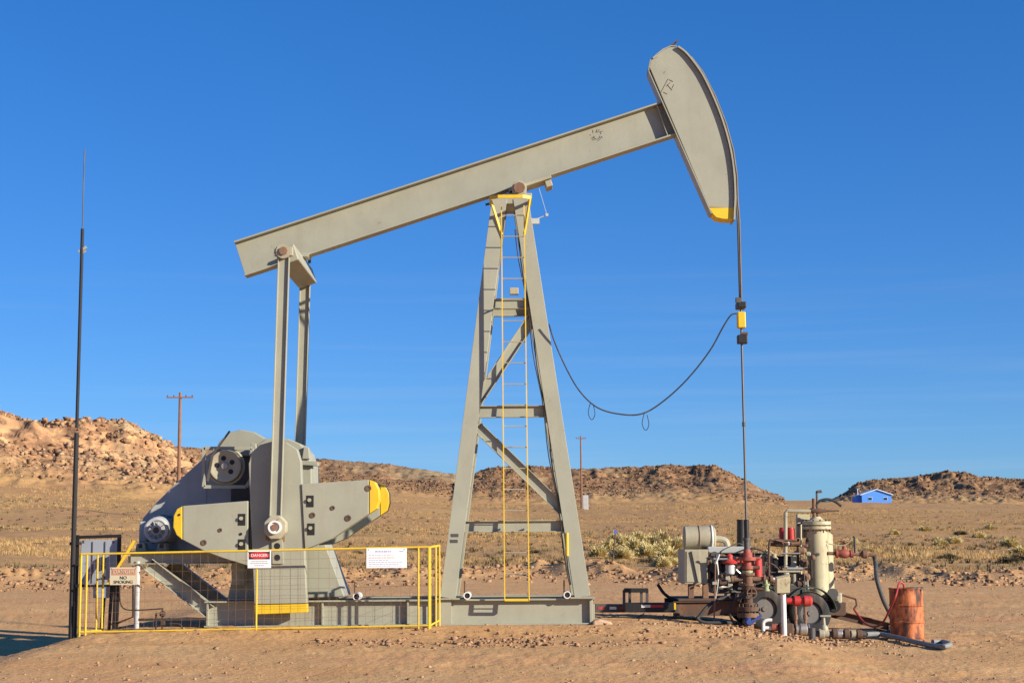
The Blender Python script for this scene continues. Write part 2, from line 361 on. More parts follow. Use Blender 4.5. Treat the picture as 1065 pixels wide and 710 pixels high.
    def build(s, name, mat, parent=None, bevel=0, smooth=False, kind=None, label=None, base=None):
        me = bpy.data.meshes.new(name)
        if parent is not None: o0 = wloc(parent)
        elif base is not None: o0 = Vector(base)
        else:
            a = np.array(s.v); o0 = Vector(((a[:, 0].min() + a[:, 0].max()) / 2, (a[:, 1].min() + a[:, 1].max()) / 2, a[:, 2].min()))
        me.from_pydata([tuple(Vector(v) - o0) for v in s.v], [], s.f)
        me.materials.append(MATS[mat] if isinstance(mat, str) else mat)
        if smooth:
            me.polygons.foreach_set('use_smooth', [True] * len(me.polygons))
            me.set_sharp_from_angle(angle=R(35))
        ob = bpy.data.objects.new(name, me); COL.objects.link(ob)
        if parent is not None: ob.parent = parent
        else: ob.location = o0
        if bevel:
            bm_ = ob.modifiers.new('bevel', 'BEVEL'); bm_.width = bevel; bm_.segments = 2; bm_.limit_method = 'ANGLE'; bm_.angle_limit = R(40)
        if kind: ob['kind'] = kind
        if label: ob['label'] = label
        return ob
_WL = {}
def wloc(o):
    v = Vector(o.location)
    while o.parent: o = o.parent; v += Vector(o.location)
    return v
def thing(name, label, cat, loc, group=None):
    o = bpy.data.objects.new(name, None); COL.objects.link(o); o.location = loc; o.empty_display_size = .2
    return tag(o, label, cat, group)
def tag(o, label, cat, group=None):
    o['label'] = label; o['category'] = cat
    if group: o['group'] = group
    return o
def poly(pts, Y): return [(q.x, q.z) for q in (P(a, b, Y) for a, b in pts)]
def crv(pts, n=6):                                   # Catmull-Rom through points
    pts = [Vector(p) for p in pts]; out = []
    for i in range(len(pts) - 1):
        a, b, c, d = pts[max(i - 1, 0)], pts[i], pts[i + 1], pts[min(i + 2, len(pts) - 1)]
        for k in range(n):
            t = k / n
            out.append(.5 * (2 * b + (c - a) * t + (2 * a - 5 * b + 4 * c - d) * t * t + (3 * b - a - 3 * c + d) * t ** 3))
    out.append(pts[-1]); return out
def pc(pts, Y): return [P(a, b, Y) for a, b in pts]
def text_mesh(name, txt, size, c, mat, parent, depth=.003):
    cu = bpy.data.curves.new(name, 'FONT'); cu.body = txt; cu.size = size; cu.align_x = 'CENTER'; cu.align_y = 'CENTER'; cu.extrude = depth
    t = bpy.data.objects.new(name, cu); COL.objects.link(t)
    me = bpy.data.meshes.new_from_object(t.evaluated_get(bpy.context.evaluated_depsgraph_get()))
    bpy.data.objects.remove(t)
    M = Matrix.Translation(Vector(c) - wloc(parent)) @ Matrix.Rotation(math.pi / 2, 4, 'X'); me.transform(M)
    me.materials.clear(); me.materials.append(MATS[mat])
    o = bpy.data.objects.new(name, me); COL.objects.link(o); o.parent = parent; return o

# ------------------------------------------------------------------ ground sheet
def make_ground():
    th = np.concatenate([np.linspace(-math.pi, -.45, 60, endpoint=False), np.linspace(-.45, -.345, 50, endpoint=False),
                         np.linspace(-.345, .345, 830, endpoint=False), np.linspace(.345, .45, 50, endpoint=False), np.linspace(.45, math.pi, 60, endpoint=False)])
    def seg(a, b, st): return np.arange(a, b, st)
    r = np.concatenate([[.4, 1, 2, 4, 6, 8, 10, 12, 14], seg(15, 34, .16), seg(34, 56, .45), seg(56, 76, .3), seg(76, 120, .9), seg(120, 186, 1.8),
                        seg(186, 242, .6), seg(242, 350, 3.5), seg(350, 440, .95), seg(440, 570, 4), seg(570, 648, 1.1), seg(648, 760, 8),
                        [800, 900, 1100, 1400, 1900, 2600, 3600, 5000, 8000]])
    T, Rr = np.meshgrid(th, r); X = Rr * np.sin(T); Y = Rr * np.cos(T) + CAMY
    Z, rock, pad = terrain(X, Y)
    nr, nc = X.shape
    v = np.stack([X, Y, Z], -1).reshape(-1, 3)
    i = np.arange(nr - 1)[:, None] * nc; j = np.arange(nc)[None, :]; j2 = (j + 1) % nc
    f = np.stack([i + j, i + nc + j, i + nc + j2, i + j2], -1).reshape(-1, 4)
    me = bpy.data.meshes.new('ground')
    me.vertices.add(len(v)); me.vertices.foreach_set('co', v.ravel().astype(np.float32))
    me.loops.add(f.size); me.loops.foreach_set('vertex_index', f.ravel().astype(np.int32))
    me.polygons.add(len(f)); me.polygons.foreach_set('loop_start', np.arange(0, f.size, 4, dtype=np.int32))
    me.polygons.foreach_set('use_smooth', np.ones(len(f), bool))
    me.update(calc_edges=True); me.validate()
    u = np.tan(np.clip(T, -.7, .7)); ylw = np.exp(-((u + .222) / .032) ** 2) * sstep(-.2, .3, fbm(X / 9, Y / 9, 3, 71)) * (Rr < 300)
    ylw = np.maximum(ylw, .55 * sstep(.05, .4, fbm(X / 30, Y / 30, 3, 72)) * (Rr > 300))
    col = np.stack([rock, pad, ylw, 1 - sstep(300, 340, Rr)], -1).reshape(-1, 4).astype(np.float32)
    a = me.attributes.new('zone', 'FLOAT_COLOR', 'POINT'); a.data.foreach_set('color', col.ravel())
    me.materials.append(MATS['ground'])
    o = bpy.data.objects.new('ground', me); COL.objects.link(o); o['kind'] = 'structure'
    return o
make_ground()

# ------------------------------------------------------------------ scattered ground cover (nobody could count it)
rng = np.random.default_rng(7)
def scatter_mesh(name, verts, faces_n, tint, mat, label, cat, smooth=False):
    """verts (n, k, 3); faces_n (m, 3) per instance"""
    n, k, _ = verts.shape; m = len(faces_n)
    f = (faces_n[None] + (np.arange(n) * k)[:, None, None]).reshape(-1, 3)
    me = bpy.data.meshes.new(name)
    me.vertices.add(n * k); me.vertices.foreach_set('co', verts.reshape(-1).astype(np.float32))
    me.loops.add(f.size); me.loops.foreach_set('vertex_index', f.ravel().astype(np.int32))
    me.polygons.add(len(f)); me.polygons.foreach_set('loop_start', np.arange(0, f.size, 3, dtype=np.int32))
    me.update(calc_edges=True)
    a = me.attributes.new('tint', 'FLOAT', 'POINT'); a.data.foreach_set('value', np.repeat(tint, k).astype(np.float32))
    me.materials.append(MATS[mat]); o = bpy.data.objects.new(name, me); COL.objects.link(o)
    o['kind'] = 'stuff'; o['label'] = label; o['category'] = cat
    return o
ICO_V = None
def ico():
    import bmesh
    bm = bmesh.new(); bmesh.ops.create_icosphere(bm, subdivisions=1, radius=1); 
    v = np.array([q.co[:] for q in bm.verts]); f = np.array([[w.index for w in q.verts] for q in bm.faces]); bm.free(); return v, f
IV = np.array([(x, y, z) for x in (-1, 1) for y in (-1, 1) for z in (-1, 1)], float) * .62
IF = np.array([(0, 1, 3), (0, 3, 2), (4, 6, 7), (4, 7, 5), (0, 4, 5), (0, 5, 1), (2, 3, 7), (2, 7, 6), (0, 2, 6), (0, 6, 4), (1, 5, 7), (1, 7, 3)])
def stones(name, x, y, size, tint, mat, label, cat, flat=.7, sink=.25):
    n = len(x); z, _, _ = terrain(x, y)
    b = np.repeat(IV[None], n, 0) + .75 * (rng.random((n, len(IV), 3)) - .5)
    b *= (1 + .5 * (rng.random((n, 1, 3)) - .5)) * np.array([1, 1, flat])
    a = rng.random(n) * 6.283; c, s_ = np.cos(a)[:, None], np.sin(a)[:, None]
    bx = b[..., 0] * c - b[..., 1] * s_; by = b[..., 0] * s_ + b[..., 1] * c
    b = np.stack([bx, by, b[..., 2]], -1) * size[:, None, None]
    b += np.stack([x, y, z + size * flat * (1 - 2 * sink) * .6], -1)[:, None, :]
    return scatter_mesh(name, b, IF, tint, mat, label, cat)
def polar(n, r0, r1, a0=-.40, a1=.40, pw=1.0):
    r = r0 * (r1 / r0) ** (rng.random(n) ** pw); t = a0 + (a1 - a0) * rng.random(n)
    return r * np.sin(t), r * np.cos(t) + CAMY, r, t
# boulders and rubble on the mesas
xs, ys, szs = [], [], []
for (D, W, n, s0, s1) in ((236, 44, 34000, .05, .55), (430, 60, 14000, .06, .34), (405, 48, 36000, .07, .40), (640, 62, 30000, .10, .62)):
    r = D - W * 1.05 + (W * 1.15) * rng.random(n) ** .62; t = -.42 + .84 * rng.random(n)
    x = r * np.sin(t); y = r * np.cos(t) + CAMY
    _, rk, _ = terrain(x, y); k = (rk > .12 + .35 * rng.random(n)) & (fbm(x / 11, y / 11, 3, 81) > -.25)
    xs.append(x[k]); ys.append(y[k]); szs.append((s0 + (s1 - s0) * rng.random(n) ** 5)[k])
x, y, s_ = map(np.concatenate, (xs, ys, szs))
far_ = np.hypot(x, y - CAMY) > 300
stones('mesa_boulders', x, y, s_, np.where(far_, rng.random(len(x)) * .45, .15 + .85 * rng.random(len(x))), 'rubble', 'brown boulders and rubble strewn over the mesa slopes', 'boulders', .8)
# clods along the pad edge
n = 6500; t = -.40 + .8 * rng.random(n); edge = 60 + 5 * fbm(t * 9, 0 * t, 3, 21) - 3 * sstep(.12, .3, t)
r = edge + 1.0 + rng.normal(size=n) * 2.3
stones('berm_clods', r * np.sin(t), r * np.cos(t) + CAMY, .02 + .11 * rng.random(n) ** 5, .25 + .6 * rng.random(n), 'rubble', 'red earth clods along the bulldozed edge of the pad', 'clods')
# gravel on the pad
x, y, r, t = polar(7000, 17, 58, -.36, .36)
k = fbm(x * .3, y * .5, 3, 83) > -.15 + .3 * (rng.random(len(x)) - .5)
x, y = x[k], y[k]
stones('pad_gravel', x, y, .007 + .026 * rng.random(len(x)) ** 5, rng.random(len(x)), 'pad_stone', 'loose pale pebbles and gravel scattered over the sandy pad', 'gravel')
n = 900; x = 4.6 + rng.normal(size=n) * 1.1; y = -1.4 + rng.normal(size=n) * .8
stones('wellhead_gravel', x, y, .010 + .038 * rng.random(n) ** 3, rng.random(n) * .9, 'pad_stone', 'coarse broken stones around the foot of the wellhead', 'gravel')
n = 1500; x = rng.normal(size=n) * 1.9 - .3; y = -3.4 + rng.normal(size=n) * .8
k = fbm(x * .8, y * 1.2, 3, 85) > -.1; x, y = x[k], y[k]
stones('soil_clods', x, y, .010 + .045 * rng.random(len(x)) ** 4, .05 + .45 * rng.random(len(x)), 'pad_stone', 'crumbled soil clods in front of the skid', 'clods')
# dry grass
BL = 9
def tufts(name, x, y, h, w, tint, mat, label, lean=.45, blades=BL, bw=.05):
    n = len(x); z, _, _ = terrain(x, y)
    a = rng.random((n, blades)) * 6.283; q = rng.random((n, blades)) ** .6
    bx = np.cos(a) * q * w[:, None]; by = np.sin(a) * q * w[:, None]
    hh = h[:, None] * (.55 + .6 * rng.random((n, blades))); ln = lean * (.3 + rng.random((n, blades)))
    tx = bx + np.cos(a) * hh * ln; ty = by + np.sin(a) * hh * ln
    o = rng.random((n, blades)) * 3.14; wx = np.cos(o) * bw * h[:, None]; wy = np.sin(o) * bw * h[:, None]
    v = np.zeros((n, blades, 3, 3))
    v[:, :, 0] = np.stack([bx - wx, by - wy, -.03 + 0 * bx], -1); v[:, :, 1] = np.stack([bx + wx, by + wy, -.03 + 0 * bx], -1)
    v[:, :, 2] = np.stack([tx, ty, hh], -1)
    v += np.stack([x, y, z], -1)[:, None, None, :]
    return scatter_mesh(name, v.reshape(n, blades * 3, 3), np.arange(blades * 3).reshape(-1, 3), tint, mat, label, 'grass')
x, y, r, t = polar(70000, 63, 340, -.40, .40, .9)
zz, rk, pd = terrain(x, y); dn = fbm(x / 16, y / 10, 4, 91) + .5 * fbm(x / 4, y / 4, 2, 92)
k = (pd < .3) & (rk < .35) & (dn > -.28 + .42 * sstep(-.08, -.18, t) + .5 * (rng.random(len(x)) - .5)); x, y, dn, r = x[k], y[k], dn[k], r[k]
n = len(x); h = (.05 + .11 * rng.random(n)) * (1 + .7 * (dn > .25)) * (1 + .5 * sstep(120, 300, r))
tufts('dry_grass', x, y, h, .10 + .16 * rng.random(n), np.clip(.40 + .5 * dn + .6 * (rng.random(n) - .5), 0, 1), 'dry_grass', 'tufts of golden dry grass covering the open range', bw=.07)
x, y, r, t = polar(22000, 64, 520, -.40, .40)
zz, rk, pd = terrain(x, y); k = (pd < .3) & (fbm(x / 22, y / 16, 3, 95) > -.12); x, y, r = x[k], y[k], r[k]; n = len(x)
tufts('sage_scrub', x, y, .05 + .20 * rng.random(n) ** 2.5, .06 + .18 * rng.random(n) ** 2, rng.random(n), 'dark_brush', 'low dark sage scrub speckling the range and mesas', .6, 12, .16)

# ------------------------------------------------------------------ PUMPJACK
PJ = thing('pumpjack', 'large tan oilfield pumpjack with yellow tips standing over the well', 'pumpjack', (P(400, 640, 0).x, 0, .12))
BZ = .12
# skid
def zat(px, py, Y): return P(px, py, Y).z
sk = MB()
xl, xr = P(213, 640, -.9).x, P(617, 640, -.9).x
ztop = .12 + .445
skid = MB().ibeam((xl, -.85, .12 + .2225), (xr, -.85, .12 + .2225), .445, .24, .026, .02).build('skid_beam', 'tan_paint', PJ, .004)
MB().ibeam((xl, 0.85, .12 + .2225), (xr, 0.85, .12 + .2225), .445, .24, .026, .02).build('skid_beam', 'tan_paint', PJ, .004)
for px in (215, 335, 424, 462, 614.5):
    xx = P(px, 635, -1.0).x
    MB().box((xx, -.90, .12 + .2225), (.03 if px != 462 else .24, .08 if px != 462 else .12, .39)).build('stiffener', 'tan_paint', skid)
for px in (217, 300, 400, 462, 540, 613):
    xx = P(px, 635, -1.0).x
    MB().box((xx, 0, .33), (.2, 1.66, .26)).build('cross_member', 'tan_paint', PJ, .004)
for px in (371, 486, 590):
    c = P(px, 619, -1.02); zc = ztop + .065
    lug = MB().lathe((c.x, -1.05, zc), (0, .42, 0), [(0, .048), (0, .065), (.42, .065), (.42, .048), (.02, .048)], 16, cap=False).build('lifting_pipe', 'white_paint', PJ, smooth=True)
    MB().cyl((c.x, -1.035, zc), (c.x, -1.02, zc), .0475).build('bore_shade', 'hole_shade', lug)  # dark disc painted as the shade inside the pipe mouth
    MB().cyl((c.x - .05, -.87, zc + .04), (c.x - .05, -.87, zc + .25), .012).build('pin', 'dark_rust', lug)
# walking beam
YB = -.15
a0, a1 = P(243, 250.5, YB), P(254, 287, YB); b0, b1 = P(694, 103.5, YB), P(706, 138.5, YB)
ca, cb = (a0 + a1) / 2, (b0 + b1) / 2; ca.y = cb.y = 0
hb = ((a0 - a1).length + (b0 - b1).length) / 2
bt = (cb - ca).normalized(); bu = Vector((-bt.z, 0, bt.x))
beam = MB().ibeam(ca, cb, hb, .30, .030, .03, up=bu).build('walking_beam', 'tan_paint', PJ, .005)
def onbeam(px, side=-1):                      # point on the bottom (-1) or top (+1) of the beam above pixel px at Y=0
    x = P(px, 220, 0).x; t = (x - ca.x) / bt.x; return ca + bt * t + bu * side * hb / 2
for px in (300, 318, 520, 560, 690):
    p = onbeam(px, -1) + bu * hb / 2
    if px in (300, 318, 520, 560): continue
    MB().bar(p - bu * (hb / 2 - .032), p + bu * (hb / 2 - .032), .26, .016, up=bt).build('web_stiffener', 'tan_paint', beam)
mk = MB()
random.seed(3)
for k in range(16):
    p0 = P(611 + random.random() * 15, 146 - random.random() * 9, 0); p1 = p0 + Vector((random.uniform(-.07, .07), 0, random.uniform(-.07, .07)))
    p0.y = p1.y = -.0178; mk.bar(p0, p1, .004, .007, up=(0, 0, 1) if abs(p1.x - p0.x) > abs(p1.z - p0.z) else (1, 0, 0))
mk.build('stencil_mark', 'dark_steel', beam, kind='stuff')
# horse head
HY = -.19
cheek = [(675.5, 70), (677, 63), (683, 57.5), (690, 52), (698, 48.5), (704, 49)]
arc = [(706, 49.5), (713.5, 55), (722, 65), (731, 78), (741, 98), (750, 120), (757, 142), (761.5, 162), (764, 182), (765, 203), (764.5, 216)]
acr = crv([Vector((a, b, 0)) for a, b in arc], 3)
tipy = 215.5
head = cheek + [(v.x - 1.6, v.y + .6) for v in acr] + [(737.5, tipy)]
hh = MB().prism(poly(head, HY), HY, .19).build('horse_head', 'tan_paint', PJ, .008)
tip = [(737.8, tipy + .6), (741, 222), (745, 226), (752, 227.6), (763, 228), (763, tipy + .6)]
MB().prism(poly(tip, HY), HY, .19).build('yellow_tip', 'yellow_paint', hh, .006, label='yellow painted lower tip of the horse head')
def strip(ptsxz, y0, y1, t, name, mat, par):  # sheet following an outline, thickness t outwards
    m = MB(); n = len(ptsxz); nv = []
    for i in range(n):
        q0, q1 = Vector(ptsxz[max(i - 1, 0)]), Vector(ptsxz[min(i + 1, n - 1)]); d = (q1 - q0).normalized(); nv.append(Vector((-d.y, d.x)))
    vs = [];
    for i in range(n):
        p = Vector(ptsxz[i]); o = p + nv[i] * t
        vs += [(p.x, y0, p.y), (o.x, y0, o.y), (o.x, y1, o.y), (p.x, y1, p.y)]
    fs = [(0, 3, 2, 1), tuple(4 * (n - 1) + k for k in (0, 1, 2, 3))]
    for i in range(n - 1):
        for k in range(4): fs.append((4 * i + k, 4 * i + (k + 1) % 4, 4 * i + 4 + (k + 1) % 4, 4 * i + 4 + k))
    m.add(vs, fs); return m.build(name, mat, par, 0, True)
ap = poly([(v.x - 1.4, v.y + .5) for v in acr] + [(762.6, 229)], HY)
strip(ap, -.25, .25, .03, 'wear_plate', 'tan_paint', hh)
cp = poly([(675.3, 74)] + cheek, HY)
strip(cp, -.205, .205, .018, 'top_plate', 'tan_paint', hh)
strip(poly([(740.5, 222), (737, 214), (675.3, 74)], HY), -.20, .20, .018, 'back_plate', 'tan_paint', hh)
MB().bar(P(697, 48, -.1), P(706, 42, -.1), .02, .025).bar(P(701, 47, -.1), P(703, 44, -.1), .02, .02).build('top_pin', 'dark_rust', hh)
MB().bar(P(684, 58.5, -.2), P(679, 61, -.2), .05, .03).build('hinge_lug', 'tan_paint', hh)
mk = MB()
for a, b in (((687, 97), (695, 82)), ((690, 96), (694, 98)), ((694, 88), (699, 94)), ((693, 90), (697, 86)), ((699, 92), (701, 88)), ((696, 83), (700, 85))):
    p0, p1 = P(*a, HY - .004), P(*b, HY - .004); mk.bar(p0, p1, .004, .007, up=(.4, 0, .9))
mk.build('stencil_mark', 'dark_rust', hh, kind='stuff')
# saddle bearing on the samson post
sb = P(540, 197, -.3)
MB().box((sb.x - .02, 0, sb.z - .13), (.5, .7, .10)).build('bearing_plate', 'tan_worn', PJ, .01)
brg = MB().cyl((sb.x, -.42, sb.z), (sb.x, .42, sb.z), .135, n=20).build('saddle_bearing', 'tan_worn', PJ, .01, True)
MB().cyl((sb.x, -.45, sb.z), (sb.x, -.42, sb.z), .105, n=8).build('end_cap', 'rust', brg)
pb = onbeam(540, -1)
MB().bar(pb - bt * .32 - bu * .035, pb + bt * .5 - bu * .035, .46, .06, up=bu).build('saddle_plate', 'tan_worn', PJ, .005)
MB().bar(pb + bt * .42 - bu * .08, pb + bt * .42 - bu * .2, .40, .12, up=bt).build('adjuster_lug', 'tan_worn', PJ, .01)
MB().cyl(P(505, 213, -.28), P(520, 209, -.28), .022).build('adjuster_bolt', 'dark_steel', PJ)
# samson post legs: H-beams
TY, BY = .34, .85
def leg(tx, ty, bx, by, Yt, Yb, w=.27):
    a = P(tx, ty, Yt); b = P(bx, by, Yb); b.z = ztop + .02; return a, b
legs = []
for s in (-1, 1):
    aL = P(519.5, 208, -TY); bL = P(466, 620, -BY); aR = P(541.5, 208, -TY); bR = P(605.5, 618, -BY)
    for (a, b) in ((aL, bL), (aR, bR)):
        a = a.copy(); b = b.copy(); b.z = ztop + .02
        if s == 1: a.y, b.y = -a.y, -b.y
        d = (b - a).normalized(); n_ = Vector((0, -1, 0)); n_ = (n_ - d * n_.dot(d)).normalized()
        lg = MB().ibeam(a, b, .26, .275, .022, .02, up=n_).build('post_leg', 'tan_paint', PJ, .004)
        MB().box((b.x, b.y, ztop + .013), (.42, .36, .026)).build('foot_plate', 'tan_paint', lg)
        legs.append((a, b))
tc_ = (legs[0][0] + legs[3][0]) / 2
MB().box((tc_.x + .01, 0, sb.z - .24), (.58, .92, .12)).build('post_cap', 'tan_paint', PJ, .01)
def legpt(i, py, Y=None):                      # point on leg i at the height of pixel row py
    a, b = legs[i]; z = P(532, py, -.6).z; t = (z - a.z) / (b.z - a.z); return a + (b - a) * t
def chan(a, b, h, w, name, par=PJ):
    return MB().ibeam(a, b, h, w, .014, .012, up=(0, 0, 1)).build(name, 'tan_paint', par, .003)
for py, h in ((315, .19), (428, .21), (547, .20)):
    for (i, j) in ((0, 1), (2, 3)):
        if (i, j) == (2, 3) and py != 315: continue
        chan(legpt(i, py) + Vector((.12, .0, 0)), legpt(j, py) + Vector((-.12, 0, 0)), h, .12, 'cross_brace')
    for (i, j) in ((0, 2), (1, 3)):
        chan(legpt(i, py) + Vector((0, .13, .0)), legpt(j, py) + Vector((0, -.13, 0)), .12, .12, 'side_brace')
def diag(i, pi, j, pj):
    a, b = legpt(i, pi), legpt(j, pj); d = (b - a).normalized(); n_ = Vector((0, 1, 0)); u = d.cross(n_)
    MB().ibeam(a + d * .16, b - d * .16, .20, .12, .014, .012, up=u).build('diagonal_brace', 'tan_paint', PJ, .003)
diag(0, 424, 1, 322); diag(0, 437, 1, 538)
q = legpt(0, 311) * .5 + legpt(1, 311) * .5
MB().box((q.x + .05, q.y, q.z + .16), (.16, .14, .12)).build('junction_box', 'tan_worn', PJ, .01)
for (px, py) in ((472, 556), (471.5, 562)):
    c = legpt(0, py); MB().box((c.x - .02, c.y - .134, c.z), (.13, .008, .055)).build('data_plate', 'dark_steel', PJ)
for k, dx in enumerate((.0, .035)):            # cables down the right leg
    a, b = legs[1]; m = MB()
    m.tube([a + (b - a) * t + Vector((-.155 - dx + .02 * math.sin(t * 25 + k), -.1, 0)) for t in np.linspace(.08, .97, 24)], .011, 6)
    m.build('leg_cable', 'black_rubber', PJ, smooth=True)
q = legpt(1, 575); MB().cyl(q + Vector((-.15, -.16, -.05)), q + Vector((-.15, -.16, .35)), .03).build('cable_sleeve', 'fence_yellow', PJ)
q = legpt(1, 228)
wind = MB().box((q.x + .2, q.y, q.z), (.16, .10, .10)).bar((q.x + .1, q.y, q.z), (q.x + .42, q.y, q.z + .12), .012, .012)
wind.bar((q.x + .42, q.y, q.z + .12), (q.x + .28, q.y, q.z + .62), .008, .008).box((q.x + .42, q.y, q.z + .12), (.05, .05, .05)).build('sensor_arm', 'light_grey', PJ)
# ladder and top ring
LGAP = .36
def lad(px, py):
    a, b = legs[0]; z = P(px, py, -1.1).z; t = (z - a.z) / (b.z - a.z); yv = a.y + (b.y - a.y) * t - LGAP
    return P(px, py, yv)
ladder = thing('ladder', '', '', (0, 0, 0)); [ladder.__delitem__(k) for k in ('label', 'category')]
ladder.parent = PJ; ladder.location = Vector((0, 0, 0)) - Vector(PJ.location)
def lrail(pt, pb_): 
    a = lad(*pt); b = lad(*pb_); MB().bar(a, b, .018, .045, up=(0, 1, 0)).build('ladder_rail', 'yellow_paint', ladder)
lrail((521.5, 214), (525, 624)); lrail((545, 214), (550.5, 624))
npy = 19
for k in range(npy):
    py = 224 + k * 21.9
    if py > 622: break
    f = (py - 214) / 410; a = lad(521.5 + 3.5 * f, py); b = lad(545 + 5.5 * f, py)
    MB().cyl(a, b, .009, n=8).build('rung', 'tan_worn', ladder)
a = lad(525, 623.5); b = lad(550.5, 623.5); MB().bar(a, b, .03, .04).build('bottom_rung', 'yellow_paint', ladder)
pl = P(532, 208, -.6)
cage = MB()
w = .36
ringz = zat(532, 206, -.85)
for z_ in (ringz,):
    pts = [Vector((tc_.x - w, -.30, z_)), Vector((tc_.x - w, -.88, z_)), Vector((tc_.x - w * .6, -.98, z_)), Vector((tc_.x + w * .6, -.98, z_)), Vector((tc_.x + w, -.88, z_)), Vector((tc_.x + w, -.30, z_))]
    for i in range(5): cage.bar(pts[i], pts[i + 1], .03, .06)
cage.build('guard_ring', 'yellow_paint', PJ)
lt0, lt1 = lad(521.5, 224), lad(545, 224)
MB().bar(Vector((tc_.x - w, -.88, ringz)), lt0 + Vector((0, 0, -.35)), .03, .04).bar(Vector((tc_.x + w, -.88, ringz)), lt1 + Vector((0, 0, -.35)), .03, .04).build('ring_strut', 'yellow_paint', PJ)
for py in (316, 430, 548):
    f = (py - 214) / 410
    for pxl in (521.5 + 3.5 * f, 545 + 5.5 * f):
        a = lad(pxl, py); MB().bar(a, a + Vector((0, LGAP - .05, 0)), .02, .03).build('ladder_standoff', 'yellow_paint', ladder)

# gear reducer, pedestal
MB().prism(poly([(247, 577), (338, 566), (358, 620), (236, 624)], -.60), -.60, .60).build('gear_pedestal', 'tan_paint', PJ, .01)
gp = [(262, 474), (268, 462), (276, 456), (288, 455), (300, 456), (312, 461), (320, 470), (324, 484), (325, 574), (262, 574)]
gb = MB().prism(poly(gp, -.5), -.5, .5).build('gear_reducer', 'tan_paint', PJ, .02)
MB().prism(poly([(222, 473), (228, 459), (238, 450), (250, 446.5), (264, 449), (278, 457), (278, 474)], -.1), -.1, .5).build('rear_housing', 'tan_paint', gb, .015)
MB().prism(poly([(262, 508), (328, 508), (328, 513), (262, 513)], -.58), -.58, .58).build('joint_flange', 'tan_paint', gb, .005)
MB().prism(poly([(240, 474), (262, 474), (262, 574), (240, 574)], .05), .05, .5).build('gap_shade_block', 'dark_steel', gb, .01)  # dark block stands in for the shaded gap beside the gearbox
MB().prism(poly([(311, 478), (330, 480), (330, 484), (311, 483)], -.6), -.6, -.3).build('joint_flange', 'tan_paint', gb, .003)
for px, py in ((263, 466), (299, 470), (318, 470)):
    MB().prism(poly([(px - 4, py + 7), (px - 2, py - 6), (px + 3, py - 5), (px + 4, py + 7)], -.62), -.62, -.5).build('lifting_lug', 'tan_paint', gb, .01)
MB().lathe(P(285, 490, -.5), (0, -.18, 0), [(0, .40), (.06, .40), (.10, .33), (.30, .30)], 28).build('bearing_cover', 'tan_paint', gb, smooth=True)
MB().cyl(P(250, 534, -.5), P(250, 534, -.6), .26, n=24).build('bearing_cover', 'dark_steel', gb)
MB().cyl(P(248, 590, -.7) + Vector((0, 0, -.3)), P(248, 590, -.7) + Vector((0, 0, .6)), .12, n=16).build('oil_drain', 'tan_paint', gb, smooth=True)
